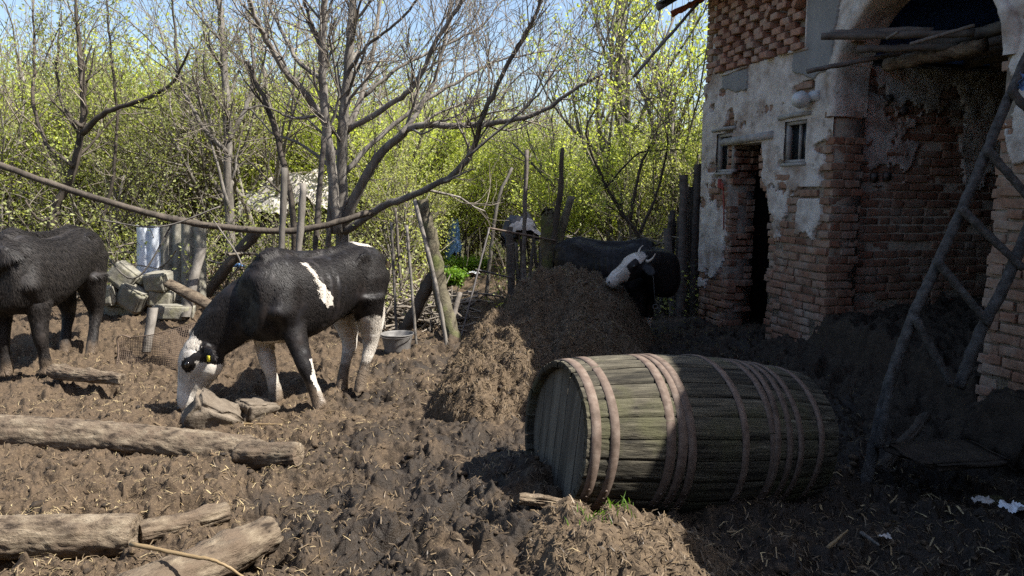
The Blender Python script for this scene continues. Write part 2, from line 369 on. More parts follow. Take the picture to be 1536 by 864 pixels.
def scatter():
    r = np.random.default_rng(31)
    # pale straw: dense on the left, sparse elsewhere
    n = 42000; Y = np.exp(r.uniform(math.log(2.2), math.log(10), n)); X = r.uniform(-1, 1, n) * .85 * Y
    p = .010 + .75 * sstep(-.5, -2.0, X) * sstep(-.35, .25, vn2(X * 1.3, Y * 1.3, 41)) ; p = np.where(X > .8, .03, p)
    p = np.where((X > -1.5) & (X < -.6) & (Y > 5.8), .6, p)
    k = r.random(n) < p; X = X[k]; Y = Y[k]
    Z = ground_z(X, Y) + .006; hh = heap_h(X, Y); Z = np.where(hh > .02, heap_z(X, Y) + .006, Z)
    mh = mound_h(X, Y); Z = np.where((mh > .02) & (Y < 3.6), mound_z(X, Y) + .006, Z)
    mb = MB(); strips(mb, X, Y, Z, r.uniform(.015, .06, len(X)), r.uniform(.0008, .0022, len(X)), 42, .3)
    tag(mb.build('straw', M['straw']), 'loose pale straw stalks strewn over the muddy yard', 'straw', kind='stuff')
    # brown fibres over heaps and mud
    n = 60000; X = r.uniform(-.8, 1.8, n); Y = r.uniform(4.8, 8.6, n); k = heap_h(X, Y) > .03; X = X[k]; Y = Y[k]
    Z = heap_z(X, Y) + .004; n2 = 3500
    X2 = r.uniform(-.1, 1.0, n2); Y2 = r.uniform(2.3, 3.4, n2); k = mound_h(X2, Y2) > .01; X2 = X2[k]; Y2 = Y2[k]; Z2 = mound_z(X2, Y2) + .002
    n3 = 26000; Y3 = np.exp(r.uniform(math.log(2.2), math.log(9), n3)); X3 = r.uniform(-.8, .8, n3) * Y3; Z3 = ground_z(X3, Y3) + .003
    k = (heap_h(X3, Y3) < .02) & ~((mound_h(X3, Y3) > 0) & (Y3 < 3.5)); X3, Y3, Z3 = X3[k], Y3[k], Z3[k]
    X = np.concatenate([X, X2, X3]); Y = np.concatenate([Y, Y2, Y3]); Z = np.concatenate([Z, Z2, Z3])
    mb = MB(); strips(mb, X, Y, Z, r.uniform(.015, .07, len(X)), r.uniform(.001, .003, len(X)), 43, .5)
    tag(mb.build('dung_fibre', M['fibre']), 'short brown fibres of chewed straw matted over dung and mud', 'chewed straw', kind='stuff')
    # wood chips and splinters in the shaded corner
    n = 160; X = r.uniform(1.0, 3.0, n); Y = r.uniform(2.7, 4.6, n); Z = ground_z(X, Y) + .008
    mb = MB(); strips(mb, X, Y, Z, r.uniform(.03, .12, n), r.uniform(.002, .006, n), 44, .15)
    tag(mb.build('wood_chips', M['straw']), 'pale splinters and husks lying in the dark mud by the barrel', 'wood chips', kind='stuff')
scatter()

# clods lying on the mud
def clods():
    bm = bmesh.new(); bmesh.ops.create_icosphere(bm, subdivisions=2, radius=1); V0 = np.array([v.co[:] for v in bm.verts]); T0 = np.array([[v.index for v in f.verts] for f in bm.faces]); bm.free()
    r = np.random.default_rng(5); mb = MB(); n = 1300
    for k in range(n):
        Y = math.exp(r.uniform(math.log(2.3), math.log(8))); X = r.uniform(-.75, .75) * Y
        s = r.uniform(.006, .022) * (1.6 if r.random() < .08 else 1)
        V = V0 * (1 + .3 * vn3(V0 * 1.7 + k * 3.1, 9)[:, None]) * s * np.array([1, r.uniform(.6, 1), r.uniform(.5, .9)])
        a = r.random() * 6.28; c, q = math.cos(a), math.sin(a); V = V @ np.array([[c, q, 0], [-q, c, 0], [0, 0, 1]])
        if heap_h(np.array([X]), np.array([Y]))[0] > .02: z = heap_z(np.array([X]), np.array([Y]))[0]
        else: z = ground_z(np.array([X]), np.array([Y]))[0]
        mb.add(V + [X, Y, z + s * .2], None, T0, r.uniform(.3, .8))
    tag(mb.build('clods', M['mud'], smooth=True), 'small crumbs and clods of mud lying over the yard', 'mud clods', kind='stuff')
clods()

# ================================================================== COWS
def loft(mb, C, A, B, wa, wb, n=22, e=2.0):
    """rings at centres C with half-sizes wa along A and wb along B; superellipse exponent e"""
    C = np.asarray(C, float); m = len(C); A = np.broadcast_to(np.asarray(A, float), (m, 3)); B = np.broadcast_to(np.asarray(B, float), (m, 3))
    th = np.arange(n) * 2 * PI / n; ct = np.sign(np.cos(th)) * np.abs(np.cos(th)) ** (2 / e); st = np.sign(np.sin(th)) * np.abs(np.sin(th)) ** (2 / e)
    V = C[:, None, :] + np.asarray(wa)[:, None, None] * ct[None, :, None] * A[:, None, :] + np.asarray(wb)[:, None, None] * st[None, :, None] * B[:, None, :]
    V = V.reshape(-1, 3); i = np.arange(m - 1)[:, None] * n; j = np.arange(n)[None, :]; j2 = (j + 1) % n
    Q = np.stack([i + j, i + j2, i + n + j2, i + n + j], -1).reshape(-1, 4)
    V = np.vstack([V, C[0], C[-1]]); k = np.arange(n); k2 = (k + 1) % n
    T = np.vstack([np.stack([np.full(n, m * n), k2, k], -1), np.stack([np.full(n, m * n + 1), (m - 1) * n + k, (m - 1) * n + k2], -1)])
    # make orientation outward
    nrm = np.cross(V[Q[0][1]] - V[Q[0][0]], V[Q[0][3]] - V[Q[0][0]])
    if np.dot(nrm, V[Q[0][0]] - C[0]) < 0: Q = Q[:, ::-1]; T = T[:, ::-1]
    mb.add(V, Q, T)
def interp(tab, k):
    tab = np.asarray(tab, float); t = np.linspace(0, len(tab) - 1, (len(tab) - 1) * k + 1)
    q = smoothpath(tab, k) if tab.shape[1] != 2 else tab
    return q
def unit(v): v = np.asarray(v, float); return v / np.linalg.norm(v)

def sculpt(parts_fn, voxel, name):
    mb = MB(); parts_fn(mb); me = mk('tmp', np.vstack(mb.V), mb.Q, mb.T)
    o = bpy.data.objects.new('tmp', me); COL.objects.link(o)
    r = o.modifiers.new('r', 'REMESH'); r.mode = 'VOXEL'; r.voxel_size = voxel
    s = o.modifiers.new('s', 'SMOOTH'); s.factor = .5; s.iterations = 16
    bpy.context.view_layer.update(); dg = bpy.context.evaluated_depsgraph_get()
    out = bpy.data.meshes.new_from_object(o.evaluated_get(dg)); out.name = name
    bpy.data.objects.remove(o); return out

def make_cow(name, hip, fwd, scale, neckpts, poll, axis, facen, legs, tail, pattern, hairlen, hairn, label, coatmat, ear=(.2, -.25, 1), tagside=(1,), horns=False, fat=1.0, hs=1.0, leglen=None, earlift=0.0):
    sc = scale; hip = np.asarray(hip, float); f = unit([fwd[0], fwd[1], 0]); l = np.array([-f[1], f[0], 0]); up = np.array([0, 0, 1.0])
    zoff = hip[2]
    def Lc(x, y, z): return np.array([hip[0], hip[1], zoff]) + sc * (x * f + y * l + z * up)
    axis = unit(axis); facen = unit(np.asarray(facen) - np.dot(facen, axis) * axis); lat = np.cross(facen, axis)  # head lateral
    poll = np.asarray(poll, float); mudh = .40 if hs > 1 else .22
    if np.dot(lat, l) < 0: lat = -lat
    def Hd(t, a, b): return poll + sc * hs * (t * axis + a * lat + b * facen)
    def parts(mb):
        T = smoothpath([(-.30, 1.12, .92, .075), (-.25, 1.165, .82, .14), (-.14, 1.195, .74, .20), (0, 1.205, .70, .225), (.14, 1.19, .67, .225), (.30, 1.155, .62, .24), (.45, 1.145, .575, .262),
                        (.60, 1.15, .54, .26), (.75, 1.185, .535, .235), (.88, 1.195, .55, .205), (1.0, 1.14, .585, .17), (1.08, 1.06, .64, .12)], 3)
        C = [Lc(t[0], 0, (t[1] + t[2]) / 2) for t in T]
        loft(mb, C, l, up, T[:, 3] * sc * fat, (T[:, 1] - T[:, 2]) / 2 * sc, 26, 2.25)
        # spine ridge, hook bones, pin bones, shoulder blades
        loft(mb, [Lc(x, 0, z) for x, z in ((-.2, 1.17), (0, 1.2), (.3, 1.165), (.6, 1.16), (.85, 1.2), (.98, 1.16))], l, up, np.array([.03, .05, .04, .05, .06, .05]) * sc, np.array([.03, .035, .03, .04, .05, .05]) * sc, 10)
        for s in (-1, 1):
            loft(mb, [Lc(.02, s * .17, 1.12), Lc(.10, s * .205, 1.09), Lc(.17, s * .2, 1.05)], f, up, np.array([.05, .07, .05]) * sc, np.array([.05, .065, .05]) * sc, 10)
            loft(mb, [Lc(-.26, s * .1, 1.08), Lc(-.30, s * .1, 1.05)], l, up, np.array([.05, .03]) * sc, np.array([.05, .03]) * sc, 10)
            # shoulder / upper arm mass and thigh mass
            loft(mb, [Lc(.80, s * .09, 1.12), Lc(.86, s * .14, .98), Lc(.92, s * .165, .80), Lc(.84, s * .16, .66)], f, l, np.array([.08, .13, .13, .09]) * sc, np.array([.07, .085, .09, .07]) * sc, 14)
            loft(mb, [Lc(-.03, s * .12, 1.1), Lc(-.05, s * .155, .95), Lc(-.02, s * .16, .80), Lc(-.0, s * .15, .70)], f, l, np.array([.16, .22, .19, .13]) * sc, np.array([.08, .10, .09, .06]) * sc, 16)
        # neck
        nk = [Lc(.74, 0, .87), Lc(.95, 0, .87)] + [np.asarray(p) for p in neckpts] + [Hd(.03, 0, -.01)]
        nk = smoothpath(nk, 4); m = len(nk); t = np.linspace(0, 1, m); tg = np.gradient(nk, axis=0); tg /= np.linalg.norm(tg, axis=1)[:, None]
        A = np.array([np.cross(g, up) if abs(g[2]) < .93 else np.cross(g, f) for g in tg]); A /= np.linalg.norm(A, axis=1)[:, None]; B = np.cross(A, tg)
        loft(mb, nk, A, B, np.interp(t, [0, .35, .8, 1], [.20, .15, .105, .085]) * sc, np.interp(t, [0, .35, .7, 1], [.26, .285, .215, .135]) * sc, 20, 2.1)
        # head
        Hh = smoothpath([(-.045, .05, .045, -.01), (0, .085, .085, -.01), (.07, .105, .115, -.012), (.14, .105, .12, -.015), (.21, .083, .102, -.01), (.29, .064, .08, 0), (.36, .064, .068, .003), (.41, .066, .06, 0), (.45, .048, .042, -.005), (.46, .03, .025, -.005)], 3)
        loft(mb, [Hd(h[0], 0, h[3]) for h in Hh], lat, facen, Hh[:, 1] * sc * 1.05 * hs, Hh[:, 2] * sc * 1.14 * hs, 20, 2.3)
        for s in (-1, 1):
            loft(mb, [Hd(.08, s * .085, .045), Hd(.13, s * .092, .05), Hd(.18, s * .075, .045)], lat, facen, np.array([.02, .032, .015]) * sc, np.array([.02, .032, .015]) * sc, 10)   # brow
            loft(mb, [Hd(.05, s * .05, -.06), Hd(.15, s * .06, -.075), Hd(.27, s * .04, -.04)], lat, facen, np.array([.04, .045, .03]) * sc, np.array([.05, .05, .035]) * sc, 10)     # jaw
            loft(mb, [Hd(.405, s * .035, .03), Hd(.435, s * .042, .022)], lat, facen, np.array([.025, .022]) * sc, np.array([.022, .02]) * sc, 10)
            # ear
            e0 = Hd(.015, s * .08, -.015); ed = unit(ear[0] * axis + s * ear[2] * lat + ear[1] * facen + np.array([0, 0, earlift])); ew = unit(np.cross(ed, facen)); et = np.cross(ed, ew)
            loft(mb, [e0 + ed * q * sc for q in (0, .05, .10, .15, .19)], ew, et, np.array([.03, .055, .064, .048, .02]) * sc, np.array([.022, .02, .017, .016, .012]) * sc, 12)
        # legs
        for pts, rad in legs: 
            pts = smoothpath(pts, 4); m = len(pts); k = len(rad); rr = np.interp(np.linspace(0, 1, m), np.linspace(0, 1, k), rad)
            ba = np.interp(np.linspace(0, 1, m), np.linspace(0, 1, k), rad)
            loft(mb, pts, f, l, rr * sc * 1.15, ba * sc * .92, 14)
            foot = pts[-1]                                   # cloven hoof
            for q in (-1, 1):
                loft(mb, [foot + l * q * .02 * sc + up * .055 * sc - f * .0, foot + l * q * .022 * sc + f * .02 * sc - up * .0 * sc], f, l, np.array([.045, .055]) * sc, np.array([.022, .026]) * sc, 10)
        tp = smoothpath(tail, 4); m = len(tp); t = np.linspace(0, 1, m)
        loft(mb, tp, f, l, np.interp(t, [0, .15, .6, .8, 1], [.035, .026, .018, .034, .012]) * sc, np.interp(t, [0, .15, .6, .8, 1], [.035, .026, .018, .034, .012]) * sc, 10)
    me = sculpt(parts, .0125 * sc, 'body')
    n = len(me.vertices); co = np.zeros(n * 3, np.float32); me.vertices.foreach_get('co', co); co = co.reshape(-1, 3).astype(float)
    rel = (co - [hip[0], hip[1], zoff]) / sc; loc = np.stack([rel @ f, rel @ l, rel[:, 2]], -1)
    hr = (co - poll) / (sc * hs); hl = np.stack([hr @ axis, hr @ lat, hr @ facen], -1)
    w = pattern(loc, hl)
    root = empty(name, (hip[0], hip[1], zoff)); tag(root, label, 'cow')
    off = np.array([hip[0], hip[1], zoff])
    nr = np.zeros(n * 3, np.float32); me.vertices.foreach_get('normal', nr); nr = nr.reshape(-1, 3).astype(float)
    # low relief of muscles and skin folds
    dsp = .006 * vn3(co * 9, 5) + .004 * vn3(co * 22, 6)
    rib = np.exp(-(((loc[:, 0] - .48) / .22) ** 2)) * np.exp(-(((loc[:, 2] - .88) / .18) ** 2)); dsp = dsp + .007 * rib * np.sin(loc[:, 0] * 75 + loc[:, 2] * 14) - .03 * np.exp(-(((loc[:, 0] - .22) / .10) ** 2 + ((loc[:, 2] - 1.0) / .07) ** 2)) - .012 * np.exp(-(((loc[:, 0] - .68) / .05) ** 2 + ((loc[:, 2] - .85) / .25) ** 2))
    me.vertices.foreach_set('co', (co + nr * dsp[:, None] - off).astype(np.float32).ravel())
    a = me.attributes.new('white', 'FLOAT', 'POINT'); a.data.foreach_set('value', w.astype(np.float32))
    me.polygons.foreach_set('use_smooth', np.ones(len(me.polygons), bool))
    a = me.attributes.new('mud', 'FLOAT', 'POINT'); hd_ = (hl[:, 0] > -.08) & (hl[:, 0] < .52) & (np.abs(hl[:, 1]) < .24) & (np.abs(hl[:, 2]) < .2); a.data.foreach_set('value', (np.clip(1 - loc[:, 2] / mudh, 0, 1) * ~hd_).astype(np.float32))
    me.materials.clear(); me.materials.append(coatmat); me.update()
    body = bpy.data.objects.new('body', me); COL.objects.link(body); body.parent = root
    # hair
    me.calc_loop_triangles(); nt_ = len(me.loop_triangles); tv = np.zeros(nt_ * 3, np.int32); me.loop_triangles.foreach_get('vertices', tv); tv = tv.reshape(-1, 3)
    v = co; ar = np.linalg.norm(np.cross(v[tv[:, 1]] - v[tv[:, 0]], v[tv[:, 2]] - v[tv[:, 0]]), axis=1)
    r = np.random.default_rng(99); pick = r.choice(nt_, hairn, p=ar / ar.sum()); b = r.dirichlet([1, 1, 1], hairn)
    p = (v[tv[pick]] * b[..., None]).sum(1); nn = (nr[tv[pick]] * b[..., None]).sum(1); nn /= np.linalg.norm(nn, axis=1)[:, None]
    ww = (w[tv[pick]] * b).sum(1); hh = (hl[tv[pick]] * b[..., None]).sum(1); lz = (loc[tv[pick]] * b[..., None]).sum(1)
    ishead = (hh[:, 0] > -.04) & (hh[:, 0] < .48) & (np.abs(hh[:, 1]) < .14) & (np.abs(hh[:, 2]) < .16)
    flow = np.where(ishead[:, None], -axis, -f * .55 + np.array([0, 0, -1.0])); sw = np.stack([vn3(p * 3, 1), vn3(p * 3, 2), vn3(p * 3, 3)], -1)
    flow = flow + sw * .35 + (r.random((hairn, 3)) - .5) * .3
    flow = flow - (flow * nn).sum(1)[:, None] * nn; flow /= np.linalg.norm(flow, axis=1)[:, None] + 1e-9
    ln = hairlen * r.uniform(.6, 1.3, hairn); ln = np.where(ishead, np.minimum(ln, .014), ln); ln = np.where((lz[:, 2] < .5) & ~ishead, np.minimum(ln, hairlen * .5), ln)
    poll_t = ishead & (hh[:, 0] < .05) & (hh[:, 2] > -.02); ln = np.where(poll_t, .05, ln)
    sd = np.cross(flow, nn) * .0015 * np.where(hairlen > .04, 1.5, 1)
    q0 = p - off; q1 = q0 + (flow * .5 + nn * .12) * ln[:, None]; q2 = q0 + (flow + nn * .05) * ln[:, None]
    V = np.stack([q0 - sd, q0 + sd, q1 + sd * .8, q1 - sd * .8, q2], 1).reshape(-1, 3); i = np.arange(hairn) * 5
    hm = mk('hair', V, [np.stack([i, i + 1, i + 2, i + 3], -1)], [np.stack([i + 3, i + 2, i + 4], -1)])
    a = hm.attributes.new('white', 'FLOAT', 'POINT'); a.data.foreach_set('value', np.repeat(ww, 5).astype(np.float32))
    a = hm.attributes.new('mud', 'FLOAT', 'POINT'); a.data.foreach_set('value', np.repeat(np.clip(1 - lz[:, 2] / mudh, 0, 1) * ~ishead, 5).astype(np.float32))
    a = hm.attributes.new('rnd', 'FLOAT', 'POINT'); a.data.foreach_set('value', np.repeat(r.random(hairn) ** 1.6, 5).astype(np.float32)); hm.materials.append(hair_of[coatmat.name]); ho = bpy.data.objects.new('hair', hm); COL.objects.link(ho); ho.parent = root
    # eyes
    for s in (-1, 1):
        mb = MB(); loft(mb, [Hd(.13 + q, s * .1, .055) for q in (-.022, -.016, 0, .016, .022)], lat, facen, np.array([.004, .015, .022, .015, .004]) * sc, np.array([.004, .015, .022, .015, .004]) * sc, 12)
        mb.build('eye', M['eye'], root, smooth=True)
        mb = MB(); loft(mb, [Hd(.425, s * .036, .052), Hd(.445, s * .04, .042)], lat, facen, np.array([.009, .011]) * sc, np.array([.012, .009]) * sc, 8)
        mb.build('nostril', M['eye'], root, smooth=True)
    for s in tagside:
        e0 = Hd(.015, s * .08, -.015); ed = unit(ear[0] * axis + s * ear[2] * lat + ear[1] * facen + np.array([0, 0, earlift])); ew = unit(np.cross(ed, facen)); et = np.cross(ed, ew)
        if np.dot(et, np.array([0, 0, CAM_H]) + [0, -0., 0] - e0) < 0: et = -et
        c = e0 + ed * .11 * sc + et * .02 * sc
        dn = unit(np.array([0, 0, -1.]) - np.dot([0, 0, -1.], et) * et); sx = np.cross(dn, et)
        mb = MB(); mb.box(c + dn * .012, .034, .042, .004, [sx, dn, et]); mb.tube([c - et * .025 * sc, c + et * .004], .006, 8)
        mb.build('ear_tag', M['yellow'], root)
    if horns:
        for s in (-1, 1):
            mb = MB(); b0 = Hd(-.01, s * .06, 0); pts = smoothpath([b0, b0 + lat * s * .05 * sc - axis * .02 * sc, b0 + lat * s * .08 * sc - axis * .07 * sc + facen * .02, b0 + lat * s * .07 * sc - axis * .12 * sc + facen * .04], 3)
            mb.tube(pts, np.linspace(.022, .004, len(pts)) * sc, 10); mb.build('horn', M['horn'], root, smooth=True)
    return root, Hd, Lc

def mat_coat(name, blk, brn):
    m, nt, b = new_mat(name); w = attr(nt, 'white'); md = attr(nt, 'mud'); f = noise(nt, 45, 5, .7, coords(nt)); f2 = noise(nt, 6, 6, .65, coords(nt))
    ad = N(nt, 'ShaderNodeMath', operation='MULTIPLY_ADD'); L(nt, f, ad.inputs[0]); ad.inputs[1].default_value = .35; L(nt, w, ad.inputs[2])
    k = ramp(nt, ad.outputs[0], [(.60, 0.), (.72, 1.)])
    dark = mixc(nt, ramp(nt, f2, [(.45, 0.), (.75, 1.)]), blk, brn)
    white = mixc(nt, ramp(nt, f2, [(.4, 0.), (.7, .6)]), (.62, .58, .52), (.30, .24, .18))
    col = mixc(nt, k, dark, white)
    ad2 = N(nt, 'ShaderNodeMath', operation='MULTIPLY_ADD'); L(nt, f2, ad2.inputs[0]); ad2.inputs[1].default_value = .9; L(nt, md, ad2.inputs[2])
    col = mixc(nt, ramp(nt, ad2.outputs[0], [(.62, 0.), (1.05, .95)]), col, (.13, .095, .065))
    L(nt, col, b.inputs['Base Color']); b.inputs['Roughness'].default_value = .5; b.inputs['Specular IOR Level'].default_value = .3
    bump(nt, b, noise(nt, 90, 4, .7, coords(nt, (1, 1, .35))), .5, .006)
    return m
hair_of = {}
def mat_hair(name, a, c2):
    m, nt, b = new_mat(name); w = attr(nt, 'white'); md = attr(nt, 'mud'); r = attr(nt, 'rnd'); f2 = noise(nt, 6, 6, .65, coords(nt))
    col = mixc(nt, ramp(nt, w, [(.5, 0.), (.56, 1.)]), ramp(nt, r, [(0, a), (1, c2)]), (.55, .5, .43))
    ad2 = N(nt, 'ShaderNodeMath', operation='MULTIPLY_ADD'); L(nt, f2, ad2.inputs[0]); ad2.inputs[1].default_value = .9; L(nt, md, ad2.inputs[2])
    col = mixc(nt, ramp(nt, ad2.outputs[0], [(.62, 0.), (1.05, .95)]), col, (.13, .095, .065))
    L(nt, col, b.inputs['Base Color']); b.inputs['Roughness'].default_value = .6; b.inputs['Specular IOR Level'].default_value = .3; return m
hair_of['coat'] = mat_hair('coat_hair', (.005, .004, .004), (.020, .016, .014)); hair_of['coat_shaggy'] = mat_hair('shaggy_hair', (.006, .005, .005), (.038, .032, .028))
M['coat'] = mat_coat('coat', (.010, .009, .010), (.026, .018, .014))
M['coat_shaggy'] = mat_coat('coat_shaggy', (.022, .02, .02), (.05, .04, .034))

def ell(p, c, r): return 1 - np.sqrt((((p - np.asarray(c)) / np.asarray(r)) ** 2).sum(1))
# --- cow grazing in the middle
H1 = np.array([-1.31, 6.03, -.05]); S1 = np.array([-1.66, 5.40]); f1 = unit(S1 - H1[:2]); l1 = np.array([-f1[1], f1[0]])
def at1(x, y, z): q = H1[:2] + x * f1 + y * l1; return np.array([q[0], q[1], z])
nf = G(481, 618, .02); ff = G(416, 606, .02); nh = P(541, 592, 5.92); fh = P(513, 590, 6.05)
sg = 1 if np.dot(l1, [0, -1]) > 0 else -1     # side facing the camera
def leg_front(hip, foot, s, H, fw, lf): 
    def c(x, y, z): q = H[:2] + x * fw + y * lf; return np.array([q[0], q[1], z])
    a = c(.84, s * .15, .66); k = (a * .40 + foot * .60) + np.append(fw * .03, .0); k[2] = .35; t = a * .13 + foot * .87; t[2] = foot[2] + .11
    return ([a, (a + k) / 2, k, (k + t) / 2 , t, foot + [0, 0, .03]], [.098, .072, .058, .042, .048, .050])
def leg_hind(foot, s, H, fw, lf, z0=0.):
    def c(x, y, z): q = H[:2] + x * fw + y * lf; return np.array([q[0], q[1], z + z0])
    a = c(.01, s * .15, .80); hk = np.array([foot[0], foot[1], 0]) * .62 + c(-.10, s * .14, 0) * .38; hk = hk + np.append(-fw * .07, 0); hk[2] = .42 + foot[2] ; t = foot + np.append(-fw * .01, .12)
    return ([a, (a * .55 + hk * .45) + np.append(fw * .0, 0), hk, (hk + t) / 2, t, foot + [0, 0, .03]], [.155, .115, .064, .044, .05, .052])
legs1 = [leg_front(None, nf, sg, H1, f1, l1), leg_front(None, ff, -sg, H1, f1, l1), leg_hind(nh, sg, H1, f1, l1, -.04), leg_hind(fh, -sg, H1, f1, l1, -.04)]
def pat1(p, h):
    s = sg
    head = (h[:, 0] > -.06) & (h[:, 0] < .5) & (np.abs(h[:, 1]) < .13) & (np.abs(h[:, 2]) < .17)
    w = np.full(len(p), .0)
    w = np.where(head & (h[:, 0] + h[:, 2] * .5 > -.0), 1, w)
    w = np.where(head & (h[:, 0] < .10) & (h[:, 2] < -.02), 0, w)
    ear = (np.abs(h[:, 1]) > .10) & (h[:, 0] < .10) & (np.abs(h[:, 0]) < .16) & (np.abs(h[:, 2]) < .14); w = np.where(ear, 0, w)
    w = np.where((ell(h, (.135, s * .1, .05), (.052, .12, .042)) > 0), 0, w)
    w = np.where(head & (ell(h, (.03, 0, .08), (.07, .08, .1)) > 0), 1, w)
    # flank stripe
    x = p[:, 0]; z = p[:, 2]; side = p[:, 1] * s
    c = .70 - (1.16 - z) * .40; wd = .022 + .03 * sstep(.75, .88, z) * sstep(1.0, .88, z)
    w = np.where((side > .08) & (np.abs(x - c + .012 * vn3(p * 25, 3) + .01 * vn3(p * 60, 3)) < wd) & (z < 1.13) & (z > .80), 1, w)
    w = np.maximum(w, (ell(p, (-.17, .0, 1.22), (.20, .10, .055)) > 0) * 1.)
    low = z < .56 - .06 * np.sin(x * 40)
    hind = (x < .3)
    w = np.where(hind & (z < .66 - .35 * (x + .1) + .06 * vn3(p * 7, 8)) & (x < .2), .66 + .3 * vn3(p * 9, 4), w)
    w = np.where(~hind & (z < .46) & (z > .05) & (side > 0) & (x < .80 + .12 * z + .03 * vn3(p * 12, 9)), .62 + .3 * vn3(p * 9, 4), w)
    w = np.where(~hind & (z < .58) & (side < 0.02) & (x > .6) & ~head & (h[:, 0] > 9) , 1, w)
    w = np.where((x > .6) & (x < 1.02) & (z < .59) & (side < .10), .9, w)
    w = np.where((x < -.26) & (z < .52), 1, w)
    return w
poll1 = P(305, 514, 5.18)
make_cow('cow', H1, f1, 1.0, [P(405, 447, 5.28), P(350, 478, 5.22)], poll1, (-.26, -.06, -.96), (-.93, -.30, .25), legs1,
         [at1(-.24, 0, 1.12), at1(-.34, 0, 1.04), at1(-.37, 0, .80), at1(-.36, .0, .55), at1(-.33, .01, .36)], pat1, .026, 90000,
         'black cow with white face and white side stripe, grazing in the middle', M['coat'], ear=(.25, -.55, .8), tagside=(sg,), hs=1.13)
# --- shaggy cow on the left
H2 = np.append(P(112, 430, 7.05)[:2], .0); S2 = P(38, 430, 6.3)[:2]; f2 = unit(S2 - H2[:2]); l2 = np.array([-f2[1], f2[0]])
def at2(x, y, z): q = H2[:2] + x * f2 + y * l2; return np.array([q[0], q[1], z])
s2 = 1 if np.dot(l2, [0, -1]) > 0 else -1
legs2 = [leg_front(None, at2(.86, s2 * .15, 0.0), s2, H2, f2, l2), leg_front(None, at2(.80, -s2 * .15, 0.0), -s2, H2, f2, l2),
         leg_hind(at2(-.02, s2 * .15, 0.0), s2, H2, f2, l2), leg_hind(at2(.06, -s2 * .15, 0.0), -s2, H2, f2, l2)]
make_cow('cow', H2, f2, 1.03, [P(5, 405, 6.1), P(-25, 425, 6.0)], P(-22, 428, 5.98), (-.45, -.25, -.85), (-.8, -.4, .3), legs2,
         [at2(-.24, 0, 1.12), at2(-.34, 0, 1.04), at2(-.37, 0, .80), at2(-.36, .0, .55), at2(-.33, .01, .36)], lambda p, h: np.zeros(len(p)), .055, 110000,
         'shaggy all-black cow standing at the left edge of the yard', M['coat_shaggy'], ear=(.35, -.3, .85), tagside=(s2,), fat=1.1)
# --- cow in the shade of the building
H3 = np.append(P(868, 430, 8.55)[:2], -.10); S3 = P(985, 430, 8.0)[:2]; f3 = unit(S3 - H3[:2]); l3 = np.array([-f3[1], f3[0]])
def at3(x, y, z): q = H3[:2] + .95 * (x * f3 + y * l3); return np.array([q[0], q[1], z * .95 - .10])
s3 = 1 if np.dot(l3, [0, -1]) > 0 else -1
def lf3(x, s):
    return ([at3(.86, s * .13, .68), at3(.87, s * .14, .5), at3(.87, s * .13, .35), at3(.86, s * .12, .2), at3(.86, s * .12, .11), at3(x, s * .12, .03)], [.098, .072, .058, .042, .048, .050])
def lh3(s):
    return ([at3(.01, s * .15, .80), at3(0, s * .15, .58), at3(-.1, s * .14, .42), at3(-.07, s * .14, .25), at3(-.03, s * .14, .12), at3(0, s * .14, .03)], [.155, .115, .064, .044, .05, .052])
def pat3(p, h):
    head = (h[:, 0] > -.06) & (h[:, 0] < .5) & (np.abs(h[:, 1]) < .13) & (np.abs(h[:, 2]) < .17)
    w = np.zeros(len(p))
    w = np.where(head & (h[:, 2] > .035 - .12 * sstep(.16, .3, h[:, 0])), 1, w)
    w = np.where(head & (h[:, 0] > .30), 1, w)
    w = np.where((np.abs(h[:, 1]) > .06) & (h[:, 0] > .06) & (h[:, 0] < .2), 0, w)
    w = np.where((np.abs(h[:, 1]) > .10) & (h[:, 0] < .1), 0, w)
    w = np.where((p[:, 2] < .3) & (p[:, 0] > .7) & (p[:, 1] * s3 < 0), .7, w)
    return w
root3, Hd3, Lc3 = make_cow('cow', H3, f3, .95, [P(1003, 412, 7.75), P(985, 402, 7.62)], P(962, 389, 7.52), (-.80, -.12, -.60), (-.52, -.42, .74), [lf3(.9, 1), lf3(.84, -1), lh3(1), lh3(-1)],
         [at3(-.24, 0, 1.12), at3(-.34, 0, 1.04), at3(-.37, 0, .80), at3(-.36, .0, .55), at3(-.33, .01, .36)], pat3, .02, 40000,
         'horned black cow with a white blaze standing in shade behind the dung heap', M['coat'], ear=(.1, -.4, .9), tagside=(1, ), horns=True, earlift=.0)
mb = MB(); c = P(983, 460, 7.55); mb.tube([P(978, 395, 7.5), P(981, 430, 7.5), c], .004, 5); mb.tube([c + [.025 * math.cos(t), 0, .025 * math.sin(t)] for t in np.linspace(0, 2 * PI, 14)], .005, 6); mb.build('chain_ring', M['tin'], root3)
